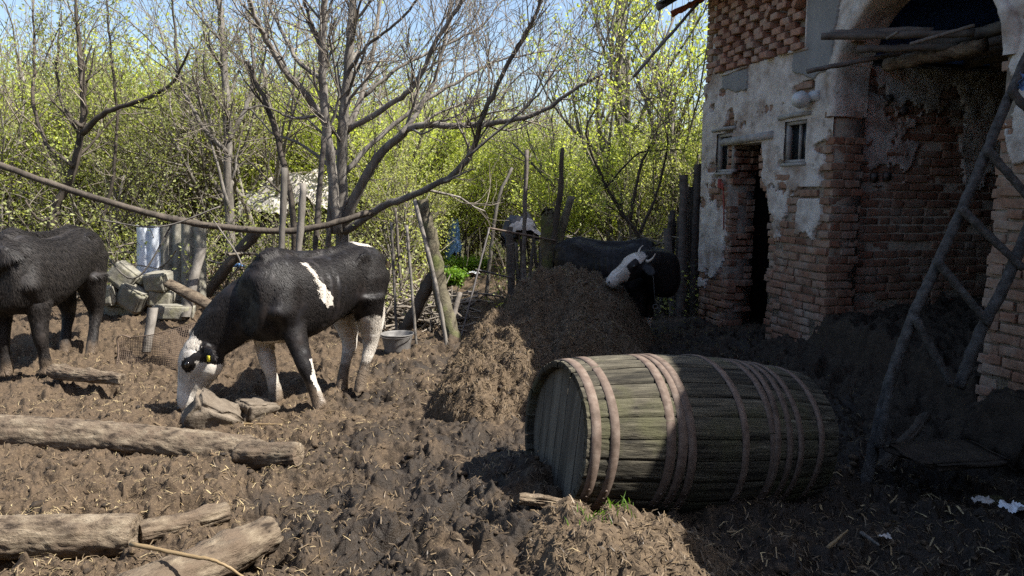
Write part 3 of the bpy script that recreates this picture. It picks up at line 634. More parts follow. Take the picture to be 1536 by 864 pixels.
# ================================================================== BRICK BUILDING  (local frame: x along the facade towards the camera, y into the building, z up)
AX, AY = 2.33, 9.1
bld = empty('brick_building', (AX, AY, 0), math.atan2(-.968, .2505)); bld['_local'] = 1
tag(bld, 'old brick farm building with flaking white plaster, narrow dark doorway and broken arch', 'building')
TH = .32; TOP = 3.95; SB = 2.355; AC = 3.21; AR = .855; AZ = 2.5; SC = AC + AR; SEND = 12.0  # facade lengthened out of view to deepen the yard's shade
DS0, DS1, DZ = .60, 1.42, 2.10          # doorway
W1 = (.32, .66, 1.80, 2.24); W2 = (1.63, 1.98, 1.86, 2.27)
def W(s, y, z):   # local -> world
    return np.array([AX + .2505 * s + .968 * y, AY - .968 * s + .2505 * y, z])
def door_edges(z):
    """ragged width of the doorway: bricks have fallen out lower down on the near side"""
    n = .05 * vn2(np.asarray(z) * 6.0, np.asarray(z) * 0 + 3.3, 71)
    return DS0 + n + .05 * sstep(1.6, 2.0, np.asarray(z)), DS1 - .24 * sstep(1.35, 1.75, np.asarray(z)) + n * .8
def arch_top(s):
    s = np.asarray(s, float); return AZ + np.sqrt(np.clip(AR ** 2 - (s - AC) ** 2, 0, None)) * .92
def is_open(s, z, m=0.0):
    d0, d1 = door_edges(z); o = (s > d0 - m) & (s < d1 + m) & (z < DZ + m)
    for w in (W1, W2): o = o | ((s > w[0] - m) & (s < w[1] + m) & (z > w[2] - m) & (z < w[3] + m))
    o = o | ((s > AC - AR - m) & (s < AC + AR + m) & (z < arch_top(np.clip(s, AC - AR, AC + AR)) + m))
    return o
# brick template
def brick_template():
    bm = bmesh.new(); bmesh.ops.create_cube(bm, size=1.0)
    for v in bm.verts: v.co.x *= .24; v.co.y *= .115; v.co.z *= .062
    bmesh.ops.bevel(bm, geom=bm.edges[:], offset=.007, segments=2, affect='EDGES', profile=.6)
    bmesh.ops.subdivide_edges(bm, edges=[e for e in bm.edges if e.calc_length() > .09], cuts=2, use_grid_fill=True)
    bm.verts.index_update(); V = np.array([v.co[:] for v in bm.verts]); 
    bmesh.ops.triangulate(bm, faces=bm.faces[:]); T = np.array([[v.index for v in f.verts] for f in bm.faces]); bm.free(); return V, T
BV, BT = brick_template()
rb = np.random.default_rng(12)
def brick(mb, c, lx, ly, lz, ux, uy, rough=.006, yaw=0, tilt=0, a=None):
    V = BV * np.array([lx / .24, ly / .115, lz / .062]); V = V + rough * np.stack([vn3(BV * 22 + c * 7, 1), vn3(BV * 22 + c * 7, 2), vn3(BV * 22 + c * 7, 3)], -1)
    cy, sy = math.cos(yaw), math.sin(yaw); V = V @ np.array([[cy, sy, 0], [-sy, cy, 0], [0, 0, 1]]); ct, st = math.cos(tilt), math.sin(tilt); V = V @ np.array([[ct, 0, st], [0, 1, 0], [-st, 0, ct]])
    R = np.array([ux, uy, [0, 0, 1.0]]); mb.add(c + V @ R, None, BT, rb.random() if a is None else a)
def courses(mb, o, ux, uy, s0, s1, z0, z1, skip, proud=.0, bl=.26, bh=.078, jit=.006, seedoff=0):
    """running-bond bricks on a plane: o + s*ux, face at y=0 looking along -uy"""
    ux = np.asarray(ux, float); uy = np.asarray(uy, float); k = 0; z = z0 + bh / 2
    while z < z1:
        off = (k % 2) * bl / 2 + rb.uniform(-.03, .03); s = s0 - off
        while s < s1:
            hdr = rb.random() < .35; ln = (bl * .5 if hdr else bl) * rb.uniform(.92, 1.04); a, b = max(s, s0), min(s + ln, s1); c = (a + b) / 2
            if b - a > .05 and not skip(c, z, (b - a) / 2):
                d = rb.uniform(-.012, .012) + (rb.uniform(.01, .03) if rb.random() < .08 else 0)
                brick(mb, o + ux * c + uy * (.05 + d - proud) + np.array([0, 0, z + rb.uniform(-.003, .003) + .012 * math.sin(c * 1.7 + z)]), b - a - .014, .12, bh - .015, ux, uy, jit, rb.uniform(-.03, .03), rb.uniform(-.02, .02))
            s += ln
        z += bh; k += 1
O0 = np.zeros(3); UX = np.array([1., 0, 0]); UY = np.array([0, 1., 0])
def build_walls():
    # --- masonry core (mortar coloured) with the openings cut out
    mb = MB(); y0, y1 = .012, TH
    def strip(s_list, zlo, zhi):
        n = len(s_list); 
        for k in range(n - 1):
            a, b = s_list[k], s_list[k + 1]; za, zb = float(zlo(a)), float(zlo(b))
            V = [[a, y0, za], [b, y0, zb], [b, y0, zhi], [a, y0, zhi], [a, y1, za], [b, y1, zb], [b, y1, zhi], [a, y1, zhi]]
            mb.add(V, [[0, 1, 2, 3], [5, 4, 7, 6], [0, 4, 5, 1], [3, 2, 6, 7], [0, 3, 7, 4], [1, 5, 6, 2]])
    def rect(s0, s1, z0, z1): strip([s0, s1], lambda s: z0, z1)
    rect(0, W1[0], -.3, TOP); rect(W1[0], DS0, -.3, W1[2]) ; rect(W1[0], DS0, W1[3], TOP); rect(DS0, W1[1], DZ + .0, W1[3] - .0) if False else None
    rect(DS0, W2[0], DZ + .002, 2.9) if False else None
    # piece by piece between window 1 and the arch
    rect(DS0, DS1, W1[3] + .0, TOP); rect(W1[1], DS1, DZ, W1[3]) ; rect(DS1, W2[0], -.3, TOP); rect(W2[0], W2[1], -.3, W2[2]); rect(W2[0], W2[1], W2[3], TOP); rect(W2[1], SB, -.3, TOP)
    th = np.linspace(PI, 0, 25); ss = AC + AR * np.cos(th); strip(list(ss), lambda s: arch_top(s), TOP)
    rect(SC, SEND, -.3, TOP)
    mb.build('masonry', M['mortar'], bld)
    # --- bricks of the facade
    mb = MB()
    def pl(s, z): return float(plaster_m(np.array([s]), np.array([z]))[0])
    def skip(s, z, h):
        if is_open(np.array([s]), np.array([z]), h * .75)[0] : return True
        if panel(s, z, -.1): return True
        return pl(s, z) > .30
    courses(mb, O0, UX, UY, 0, 7.0, -.25, TOP, skip)
    # ragged ends sticking out at the doorway jambs and quoins of the corner and the far end
    for z in np.arange(.02, DZ, .078):
        d0, d1 = [float(v) for v in door_edges(np.array([z]))]
        for (s, dx) in ((d0, -1), (d1, 1)):
            for q in range(3):
                brick(mb, np.array([s + dx * .05 + rb.uniform(-.04, .03), .06 + q * .11, z + .039]), .13, .105, .062, UX, UY, .008, rb.uniform(-.1, .1), rb.uniform(-.04, .04))
    for z in np.arange(-.1, AZ - .1, .078):
        if z > 1.95 and rb.random() < .6: continue
        k = int(z / .078) % 2
        for q in range(3 if k else 2):
            ln = .105 if k else .155
            brick(mb, np.array([SB - .058 + rb.uniform(-.008, .012), .055 + q * (ln + .004) + (.0), z + .039]), .13, ln, .064, UX, UY, .006, rb.uniform(-.03, .03))
        for q in range(3): brick(mb, np.array([SC + .055 + rb.uniform(-.03, .02), .055 + q * .105, z + .039]), .13, .10, .064, UX, UY, .008, rb.uniform(-.08, .08))
        for q in range(2): brick(mb, np.array([.055 + rb.uniform(-.02, .01), .07 + q * .16, z + .039]), .13, .15, .064, UX, UY, .007, rb.uniform(-.05, .05))
    for z in np.arange(AZ - .1, TOP, .078):
        for q in range(2): brick(mb, np.array([.055 + rb.uniform(-.02, .01), .07 + q * .16, z + .039]), .13, .15, .064, UX, UY, .007, rb.uniform(-.05, .05))
    mb.build('facade_bricks', M['brick'], bld, smooth=True)
    # --- honeycomb brick screen in the gable opening
    mb = MB()
    z = 2.93; k = 0
    while z < TOP - .05:
        s = .16 + (k % 2) * .12; 
        while s < 1.90:
            if panel(s, z + .03, .0):
                mess = sstep(.9, 1.5, np.array(s)) * sstep(3.1, 3.35, np.array(z)); ti = rb.uniform(-.03, .03) + (rb.uniform(-.9, .9) if rb.random() < float(mess) * .65 else 0)
                brick(mb, np.array([s, .02 + rb.uniform(-.03, .04), z + .035]), .135, .22, .063, UX, UY, .006, rb.uniform(-.12, .12), ti)
            s += .235 + rb.uniform(-.015, .015)
        z += .070; k += 1
    mb.build('honeycomb_bricks', M['brick_pale'], bld, smooth=True)
    # --- plaster: a relief that sinks behind the bricks where it has fallen off
    step = .013; s = np.arange(-.02, 7.0, step); z = np.arange(-.2, TOP, step); S, Z = np.meshgrid(s, z, indexing='ij')
    m = plaster_m(S, Z); rel = .004 * vn2(S * 7, Z * 7, 5) + .003 * fbm2(S * 30, Z * 30, 6, 3)
    y = -np.where(m > 0, .014 + .008 * sstep(0, .05, m), -.06 * sstep(0, -.05, m) + .014) - rel
    y = np.where(m > 0, -(.012 + .010 * sstep(0, .04, m)) - rel, .06)
    keep = (m[:-1, :-1] > -.06) & ~is_open(S[:-1, :-1] + step / 2, Z[:-1, :-1] + step / 2, .0) & ~panel_v(S[:-1, :-1], Z[:-1, :-1], 0)
    mb = MB(); mb.grid(np.stack([S, y, Z], -1), keep); mb.build('plaster', M['plaster'], bld, smooth=False)
    # grey cement patches
    def cement(c, m, thick, nm):
        keep = (m[:-1, :-1] > -.02) & ~panel_v(S[:-1, :-1], Z[:-1, :-1], -.0) & ~is_open(S[:-1, :-1], Z[:-1, :-1], 0)
        y = np.where(m > 0, -thick - .003 * fbm2(S * 6, Z * 6, 8, 3), .02)
        mb = MB(); mb.grid(np.stack([S, y, Z], -1), keep); mb.build(nm, M['cement'], bld)
    m1 = np.minimum(np.minimum(S - .40, .92 - S), Z - (2.66 + .22 * np.abs(S - .78) - .0)) ; m1 = np.minimum(m1, 2.90 - Z) + .03 * fbm2(S * 9, Z * 9, 81, 4)
    cement(0, m1, .034, 'cement_patch')
    m2 = np.minimum(np.minimum(S - (1.72 + .25 * sstep(2.75, 2.55, Z)), 2.30 - S + .10 * sstep(2.8, 3.6, Z)), Z - (2.62 + .35 * np.abs(S - 2.05))) + .03 * fbm2(S * 9, Z * 9, 83, 4)
    cement(0, m2, .036, 'cement_patch')
    # plaster ledges under the screen and the arch archivolt
    mb = MB()
    for (a, b, zz) in ((.38, .93, 2.91), (1.50, 1.96, 2.93)):
        mb = MB(); pts = [[q, -.035, zz + .008 * math.sin(q * 9)] for q in np.linspace(a, b, 12)]; mb.tube(pts, .014, 6, lump=.3); mb.build('plaster_ledge', M['plaster'], bld)
    mb = MB(); mb.tube([[1.915, -.03, q] for q in np.linspace(2.93, 3.5, 14)], .012, 6, lump=.4); mb.build('plaster_ledge', M['plaster'], bld)
    
    # archivolt: plaster band round the arch with a thick broken edge + rendered soffit
    mb = MB(); th = np.linspace(PI * 1.0, PI * .0, 60)
    ring = []
    for t in th:
        s0 = AC + AR * math.cos(t); z0 = float(arch_top(s0)); nx, nz = math.cos(t), math.sin(t); w = .10 + .03 * math.sin(t * 9) 
        ring.append([[s0 + nx * w, -.012, z0 + nz * w], [s0 + nx * w * .9, -.045, z0 + nz * w * .9], [s0 + nx * .01, -.05 + .006 * math.sin(t * 31), z0 + nz * .01], [s0 - nx * .012, -.02, z0 - nz * .012], [s0 - nx * .014, .10, z0 - nz * .014], [s0 - nx * .012, .22, z0 - nz * .012], [s0 - nx * .01, TH, z0 - nz * .01]])
    for k in range(4): ring.insert(0, [[p[0] + rb.uniform(-.008, .008), p[1], AZ - .06 * (k + 1)] for p in ring[0]])
    ring = np.array(ring); ring = ring + .008 * (rb.random(ring.shape) - .5); mb.grid(ring); mb.build('archivolt', M['plaster'], bld)
    # interior: cross wall seen through the arch, partition behind the doorway, rear wall, ceiling
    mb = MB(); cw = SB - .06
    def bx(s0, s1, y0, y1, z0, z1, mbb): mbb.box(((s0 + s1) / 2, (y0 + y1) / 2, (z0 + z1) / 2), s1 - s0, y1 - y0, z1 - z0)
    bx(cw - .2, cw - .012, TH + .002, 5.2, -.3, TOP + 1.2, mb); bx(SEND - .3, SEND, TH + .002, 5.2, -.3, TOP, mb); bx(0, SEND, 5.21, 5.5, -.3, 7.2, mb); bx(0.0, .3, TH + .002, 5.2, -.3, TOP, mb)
    mb.build('cross_wall', M['shade_black'], bld); mb = MB(); bx(cw - .0115, cw - .004, TH + .003, 5.1, .0, 2.75, mb); mb.build('cross_wall_mortar', M['mortar'], bld)
    OC = np.array([cw, TH + .01, 0.]); UC = np.array([0, 1., 0]); UCy = np.array([-1., 0, 0])
    mb = MB(); courses(mb, OC, UC, UCy, 0, 3.2, .3, 2.72, lambda q, z, h: float(cross_m(np.array([q]), np.array([z]))[0]) > .25, bl=.27, bh=.08)
    mb.build('cross_wall_bricks', M['brick'], bld, smooth=True)
    q = np.arange(0, 3.2, .02); z = np.arange(.3, 2.72, .02); Q, Z2 = np.meshgrid(q, z, indexing='ij'); m = cross_m(Q, Z2); rel = .012 * fbm2(Q * 9, Z2 * 9, 91, 4)
    x = cw + np.where(m > 0, .022 + rel, -.06); mb = MB(); mb.grid(np.stack([x, TH + .01 + Q, Z2], -1), (m[:-1, :-1] > -.06)); mb.Q = [k[:, ::-1] for k in mb.Q]; mb.build('cross_wall_plaster', M['plaster'], bld)
    mb = MB(); bx(cw - .005, cw + .03, TH + .01, 5.2, 2.78, TOP + .8, mb); mb.build('blue_upper_wall', M['blue_paint'], bld)
    # two square sockets, a round hole cover and a broken square hole on the cross wall
    for (px_, zz, r, kind) in ((.16, 1.72, .035, 's'), (.30, 1.73, .035, 's'), (.27, 2.44, .036, 'r'), (.44, 2.33, .036, 'd')):
        mb = MB()
        if kind == 'r': 
            mb.tube([[cw + .02, TH + px_, zz], [cw + .045, TH + px_, zz]], r, 16)
        else:
            ax = np.eye(3) if kind == 's' else np.array([[1, 0, 0], [0, .7, .7], [0, -.7, .7]])
            mb.box((cw + .03, TH + px_, zz), .03, r * 2, r * 2, ax)
            if kind == 's': mb.box((cw + .047, TH + px_, zz), .004, r * .8, r * .8, ax)
        mb.build('wall_socket' if kind == 's' else 'vent_cover', M['iron'], bld)
    # roof, eave, gable overhang at the far end
    mb = MB(); ev = -.54; ez = 3.86; sl = .62
    mb.add([[SEND-.01, .02, TOP], [SEND-.01, 5.2, TOP], [SEND-.01, 5.2, ez + 5.4 * sl]], None, [[0, 1, 2]])
    def rp(s, d, off=0): return [s, ev + d, ez + d * sl + off]
    n = 81; s0 = -.30
    for k in range(n):
        a = s0 + k * .155
        for j in range(24):
            d = j * .26; V = []
            for (q, zz) in ((0, .0), (.04, .028), (.078, .038), (.116, .028), (.155, .0)):
                for (e, o) in ((0, .03), (.30, .0)): V.append([a + q, ev + d + e, ez + (d + e) * sl + zz + o])
            V = np.array(V) + rb.uniform(-.004, .004); mb.add(V, [[2 * i, 2 * i + 2, 2 * i + 3, 2 * i + 1] for i in range(4)], None, rb.random())
    rf = mb.build('roof', M['tile'], bld)
    mb = MB(); V = [[s0, ev, ez - .03], [SEND + .2, ev, ez - .03], [SEND + .2, 5.7, ez - .03 + (5.7 - ev) * sl], [s0, 5.7, ez - .03 + (5.7 - ev) * sl]]; V = V + [[v[0], v[1], v[2] - .025] for v in V]
    mb.add(V, [[0, 1, 2, 3], [7, 6, 5, 4], [0, 4, 5, 1], [1, 5, 6, 2], [2, 6, 7, 3], [3, 7, 4, 0]])
    for s in np.arange(s0 + .05, SEND, .62): mb.tube([[s, ev + .0, ez - .10], [s, 3.0, ez - .10 + 3.34 * sl]], .045, 6)
    ob = mb.build('roof_boards', M['darkwood'], None); ob.parent = rf
    # gable wedge wall between facade top and roof at the ends
    mb = MB(); bx(0, SEND, .013, TH - .01, TOP, TOP + .05, mb)
    mb.add([[0.01, .02, TOP], [0.01, 5.2, TOP], [0.01, 5.2, ez + 5.4 * sl], [.3, .02, TOP], [.3, 5.2, TOP], [.3, 5.2, ez + 5.4 * sl]], [[0, 3, 4, 1], [1, 4, 5, 2], [0, 2, 5, 3]], [[0, 1, 2], [3, 5, 4]])
    mb.build('gable', M['mortar'], bld)
def panel(s, z, m):
    lo = .22; return (s > lo + m) and (s < 1.90 - m) and (z > 2.93 + m)
def panel_v(S, Z, m): return (S > .22 + m) & (S < 1.90 - m) & (Z > 2.93 + m)
def plaster_m(S, Z):
    n = .60 * fbm2(S * 2.2, Z * 2.2, 201, 6, .68) + .30 * fbm2(S * 9, Z * 9, 205, 5, .65) - .45 * sstep(.45, .7, vn2(S * 5, Z * 7, 207))
    b = np.full(np.shape(S), .0)
    left = S < SB
    b = np.where(left, .50 - 1.0 * sstep(1.50, .75, Z + .6 * sstep(1.2, .2, S)) + .0, b)
    b = b - .55 * sstep(SB - .20, SB - .05, S) * (S < SB) * sstep(2.35, 2.15, Z)
    d0, d1 = door_edges(Z); b = b - .8 * sstep(.13, .0, np.minimum(np.abs(S - d0), np.abs(S - d1))) * (Z < DZ) * (S < SB)
    b = b - .45 * np.exp(-(((S - 1.3) / .8) ** 2 + ((Z - 1.62) / .13) ** 2)) - .35 * np.exp(-(((S - .75) / .35) ** 2 + ((Z - 2.3) / .1) ** 2))
    b = b - .5 * np.exp(-(((S - .3) / .18) ** 2 + ((Z - 1.5) / .3) ** 2))
    b = b - 1.0 * sstep(.22, .10, S) * sstep(2.75, 2.95, Z)
    right = S > SC - .01
    b = np.where(right, .48 - 1.0 * sstep(2.05, 1.55, Z + .15 * vn2(S * 3, Z * 3, 9)), b)
    b = np.where(right, b - .7 * sstep(SC + .14, SC + .02, S) * sstep(2.75, 2.5, Z), b)
    b = np.where(~left & ~right, .45, b)
    return b + n
def cross_m(Q, Z):
    n = .6 * fbm2(Q * 2.2, Z * 2.2, 301, 6, .68) + .3 * fbm2(Q * 8, Z * 8, 305, 5)
    return n + .42 * sstep(1.45, 1.95, Z) + .18 * sstep(.9, 1.3, Q) * sstep(1.2, 1.7, Z) - .45 * np.exp(-(((Q - .8) / .28) ** 2 + ((Z - 1.9) / .35) ** 2)) - .22 * sstep(1.35, 1.1, Z) - .28
build_walls()
# lintel of the doorway, small windows
mb = MB(); mb.tube([[DS0 - .17, -.005, 2.14], [.9, -.02, 2.15], [DS1 + .02, -.01, 2.16]], .045, 7, lump=.2); mb.tube([[DS0 - .1, .14, 2.13], [DS1 - .1, .14, 2.14]], .045, 7, lump=.2); mb.build('lintel', M['window_wood'], bld)
for w in (W1, W2):
    a, b, z0, z1 = w; mb = MB(); t = .035
    fr = mb; yy = .03
    fr.box(((a + b) / 2, yy, z1 - t / 2), b - a, .06, t); fr.box(((a + b) / 2, yy, z0 + t / 2), b - a, .06, t)
    fr.box((a + t / 2, yy, (z0 + z1) / 2), t, .058, z1 - z0 - 2 * t); fr.box((b - t / 2, yy, (z0 + z1) / 2), t, .058, z1 - z0 - 2 * t); fr.box(((a + b) / 2 + .01, yy + .01, (z0 + z1) / 2), .024, .03, z1 - z0 - 2 * t)
    wi = fr.build('window', M['window_wood'], bld)
    mb = MB(); mb.box(((a + b) / 2, .06, (z0 + z1) / 2), b - a - .06, .004, z1 - z0 - .06); o = mb.build('pane', M['glass_dark'], None); o.parent = wi
    mb = MB(); mb.tube([[a - .10, -.022, z1 + .045], [(a + b) / 2, -.03, z1 + .055], [b + .06, -.022, z1 + .05]], .022, 6, lump=.25); o = mb.build('head_board', M['window_wood'], None); o.parent = wi; mb = MB(); mb.tube([[a - .02, -.02, z0 - .014], [b + .02, -.02, z0 - .012]], .018, 6, lump=.2); o = mb.build('sill', M['window_wood'], None); o.parent = wi
# red painted marks on the wall
mb = MB(); sx = SC + .33; mb.tube([[sx - .03, -.029, 2.42], [sx, -.03, 2.45], [sx + .003, -.03, 2.33]], .008, 5); mb.build('painted_mark', M['red_paint'], bld)
mb = MB(); mb.tube([[.50, -.05, 1.75], [.56, -.07, 1.66], [.60, -.05, 1.60]], .022, 6, lump=.3); mb.tube([[.60, -.05, 1.62], [.61, -.04, 1.2]], .008, 5); o = mb.build('red_rag', M['red_paint'], at=W(.55, -.05, 1.6)) if False else None
# wall lamp
lp = W(2.02, -.13, 2.44); lamp = empty('wall_lamp', W(2.12, -.03, 2.44)); tag(lamp, 'round grey glass lamp bulging from the wall above the small window', 'lamp')
mb = MB(); loft(mb, [W(2.02, -.13 + q, 2.44) for q in (-.085, -.078, -.055, 0, .05, .075)], np.array([.2505, -.968, 0]), np.array([0, 0, 1.]), [.012, .035, .064, .084, .068, .04], [.012, .035, .064, .084, .068, .04], 20); mb.build('globe', M['globe'], lamp, smooth=True)
mb = MB(); mb.tube([W(2.02, -.055, 2.45), W(2.05, -.03, 2.47), W(2.14, .0, 2.47)], [.045, .05, .055], 14); mb.build('bracket', M['globe'], lamp, smooth=True)
# red bent iron hook and cord beside the first window
hk = W(.60, -.04, 1.3); mb = MB(); mb.tube([W(.47, -.05, 1.72), W(.52, -.08, 1.64), W(.57, -.06, 1.6), W(.52, -.05, 1.68)], [.02, .028, .02, .012], 7, lump=.3); mb.tube([W(.57, -.06, 1.62), W(.585, -.05, 1.4), W(.59, -.045, 1.15)], .008, 5)
tag(mb.build('hanging_rag', M['red_paint'], at=W(.57, -.05, 1.2)), 'faded red rag with a cord hanging on the wall left of the doorway', 'rag')

# ---------------------------------------------------------------- poles and boards lying across the arch
def plank_thing(name, p0, p1, r, label, cat, mat, group=None, n=9, mid=None, lump=.12, flat=1.0, steps=8, r1=None):
    p0 = np.asarray(p0, float); p1 = np.asarray(p1, float); pts = [p0, p1] if mid is None else [p0] + [np.asarray(m) for m in mid] + [p1]
    q = smoothpath(pts, steps, jit=r * .25); m = len(q); rr = np.linspace(r, r if r1 is None else r1, m)
    mb = MB(); mb.tube(q, rr, n, lump=lump, a=rng.random()); c = q[len(q) // 2]
    o = mb.build(name, mat, smooth=n > 6, at=tuple(c)); return tag(o, label, cat, group)
g = 'poles and boards lying across the arch'
plank_thing('wooden_beam', P(1330, 97, 6.35), P(1478, 68, 5.75), .058, 'thick pale wooden beam under the poles in the arch, knotted and split', 'beam', M['deadwood'], g)
plank_thing('wooden_pole', P(1232, 55, 6.3), P(1462, 50, 5.8), .030, 'dark pole lying uppermost across the arch', 'pole', M['darkwood'], g)
plank_thing('wooden_pole', P(1245, 50, 6.5), P(1400, 46, 6.2), .032, 'dark pole lying behind the uppermost one in the arch', 'pole', M['darkwood'], g)
plank_thing('wooden_pole', P(1285, 74, 6.2), P(1440, 70, 5.9), .030, 'dark pole between the uppermost pole and the thick pale beam', 'pole', M['darkwood'], g)
plank_thing('wooden_pole', P(1211, 107, 6.15), P(1390, 72, 6.3), .020, 'long thin dark pole sticking out furthest to the left of the arch', 'pole', M['darkwood'], g)
plank_thing('wooden_pole', P(1365, 66, 5.8), P(1462, 38, 5.65), .014, 'thin pale stick rising to the right above the beams of the arch', 'stick', M['greywood'], g)
plank_thing('wooden_pole', P(1330, 58, 5.9), P(1347, 48, 5.8), .012, 'short pale stub poking up from the poles in the arch', 'stick', M['greywood'], g)
for k in range(7):
    y = .15 + k * .3; a = W(SB + .04, TH + y, 2.78 + rb.uniform(-.02, .02)); b = W(SC - .04, TH + y + rb.uniform(-.1, .1), 2.80)
    plank_thing('loft_joist', a, b, .05, 'dark joist of the hay loft floor inside the arch', 'beam', M['darkwood'], 'joists of the loft inside the arch')
# stick hanging from the eave and a broken tile end
plank_thing('hanging_lath', P(1048, 4, 8.9), P(951, 114, 8.6), .018, 'long dark lath hanging off the broken roof edge against the trees', 'stick', M['darkwood'], lump=.2)
plank_thing('roof_rafter', P(1007, 22, 9.35), P(1062, -6, 9.2), .035, 'red broken rafter end sticking out from the roof corner', 'beam', M['tile'], lump=.3)

# earth bank and rubble inside the arch, raised ground by the wall foot
def bank_h(x, y):
    q = (x - AX) * .2505 + (y - AY) * -.968; w = (x - AX) * .968 + (y - AY) * .2505      # along, into
    q = q + .06 * vn2(x * 4, y * 4, 95); w = w + .06 * vn2(x * 4, y * 4, 96)
    inside = sstep(-.13, .0, w) * sstep(SB - .3, SB - .02, q) * sstep(SC + .12, SC - .1, q) * (.44 + .10 * sstep(.3, 1.4, w))
    foot = sstep(-.75, .05, w) ** 2 * .17 * sstep(DS1, DS1 + .4, q) * sstep(SEND, SEND - .5, q)
    corner = .30 * np.exp(-(((q - SC - .25) / .38) ** 2 + ((w + .12) / .25) ** 2))
    return np.maximum(np.maximum(inside, foot), corner)
def bank_z(x, y): return gz(x, y) + bank_h(x, y) + mud_detail(x * 1.2, y * 1.2 + 3, .9)
def build_bank():
    s = np.arange(.9, 5.6, .018); w = np.arange(-.9, 3.2, .018); S, Wv = np.meshgrid(s, w, indexing='ij'); X = AX + .2505 * S + .968 * Wv; Y = AY - .968 * S + .2505 * Wv
    h = bank_h(X, Y); Z = np.where(h < .02, bank_z(X, Y) - .1, bank_z(X, Y)); keep = (h[:-1, :-1] > .012)
    keep &= ~((Wv[:-1, :-1] > .03) & ((S[:-1, :-1] < SB + .0) | (S[:-1, :-1] > SC + .02)))
    mb = MB(); mb.grid(np.stack([X, Y, Z], -1), keep, a=.62); mb.Q = [q[:, ::-1] for q in mb.Q]
    o = mb.build('earth_bank', M['earthwall'], smooth=True, at=(3.0, 6.0, 0)); tag(o, 'rough earth bank filling the foot of the arch and the wall', kind='structure')
build_bank()

# ---------------------------------------------------------------- unseen block added behind the viewer, cuts sky light on the shaded side
sky_blocker = empty('sky_blocker', (-1.5, -2.4, 0)); tag(sky_blocker, 'unseen dark timber block added behind the viewer to cut the sky light', 'sky_blocker')
mb = MB()
for k in range(58):
    x = -7.2 + k * .2; mb.box((x, -2.4 + .01 * math.sin(k * 3), 2.2), .192, .03, 4.6, jit=.01, a=rb.random())
mb.build('blocker_boards', M['darkwood'], sky_blocker)
mb = MB(); mb.box((-1.5, -4.6, 2.1), 11.6, 4.2, 4.4); mb.build('wall', M['mortar'], sky_blocker)  # solid core of the added sky-light block
mb = MB(); mb.add([[-7.5, -2.1, 4.3], [4.5, -2.1, 4.3], [4.5, -4.6, 6.0], [-7.5, -4.6, 6.0], [-7.5, -7.1, 4.3], [4.5, -7.1, 4.3]], [[0, 1, 2, 3], [3, 2, 5, 4]], [[0, 3, 4], [1, 5, 2]]); mb.build('roof', M['tile'], sky_blocker)  # sloped top of the added block, out of view
# ================================================================== BARREL
def frame_empty(name, o, ax):
    ax = unit(ax); y = unit(np.cross([0, 0, 1.], ax)); z = np.cross(ax, y)
    e = bpy.data.objects.new(name, None); COL.objects.link(e); e.empty_display_size = .1
    e.matrix_world = Matrix(((ax[0], y[0], z[0], o[0]), (ax[1], y[1], z[1], o[1]), (ax[2], y[2], z[2], o[2]), (0, 0, 0, 1)))
    bpy.context.view_layer.update(); return e
BL, BR0, BR1 = 1.56, .385, .448
def brad(x): t = 2 * x / BL - 1; return BR1 - (BR1 - BR0) * t * t
bo = np.array([.215, 3.72, .335]); bax = unit([math.cos(math.radians(21)), math.sin(math.radians(21)), -.125])
brl = frame_empty('barrel', bo, bax); brl['_local'] = 1; tag(brl, 'huge weathered wine barrel with rusty hoops lying on its side in the mud', 'barrel')
r_ = np.random.default_rng(3); mb = MB(); ns = 25; ang = np.cumsum(r_.uniform(.75, 1.25, ns)); ang = ang / ang[-1] * 2 * PI; ang = np.concatenate([[0], ang])
for k in range(ns):
    a0, a1 = ang[k] + .0035, ang[k + 1] - .0035; xs = np.linspace(r_.uniform(-.004, .004), BL + r_.uniform(-.005, .005), 70); th = np.linspace(a0, a1, 12); X, A = np.meshgrid(xs, th, indexing='ij')
    dr = r_.uniform(-.003, .003); u = (A - a0) / (a1 - a0); edge = .006 * (np.abs(2 * u - 1) ** 10)
    R = brad(X) + dr - edge + .0035 * fbm2(X * 4 + k * 9, A * 60, 33, 4) - .006 * np.clip(np.abs(vn2(X * 2.5 + k * 5, A * 45 + 3, 35)) * -1 + .12, 0, 1) * 8 * .5
    V = np.stack([X, R * np.cos(A), R * np.sin(A)], -1); mb.grid(V, a=r_.random())
    # inner lip at both ends
    for e, xx in ((0, xs[0]), (-1, xs[-1])):
        o_ = V[e]; i_ = o_.copy(); i_[:, 1:] *= (BR0 - .032) / BR0; d_ = i_.copy(); d_[:, 0] += .06 if e == 0 else -.06; mb.grid(np.stack([o_, i_, d_]), a=r_.random())
mb.build('staves', M['stave'], brl, smooth=False)
for e, x in ((0, .045), (1, BL - .045)):
    mb = MB(); y = -BR0 + .03
    while y < BR0 - .03:
        w = r_.uniform(.07, .11); r_off = r_.uniform(-.003, .003); y1 = min(y + w, BR0 - .03); c = (y + y1) / 2; h = math.sqrt(max(.0009, (BR0 - .02) ** 2 - max(abs(y), abs(y1)) ** 2))
        ys = np.linspace(y + .0012, y1 - .0012, 5); V = []
        for q in ys:
            hq = math.sqrt(max(.0004, (BR0 - .022) ** 2 - q * q)); zz = np.linspace(-hq, hq, 40); V.append(np.stack([x + r_off + .003 * vn2(zz * 5, zz * 0 + q * 60, 4), np.full(40, q), zz], -1))
        mb.grid(np.array(V), a=r_.random()); y = y1
    mb.box((x + (.015 if e == 0 else -.015), 0, 0), .01, BR0 * 1.3, BR0 * 1.3)
    mb.build('barrel_head', M['head'], brl)
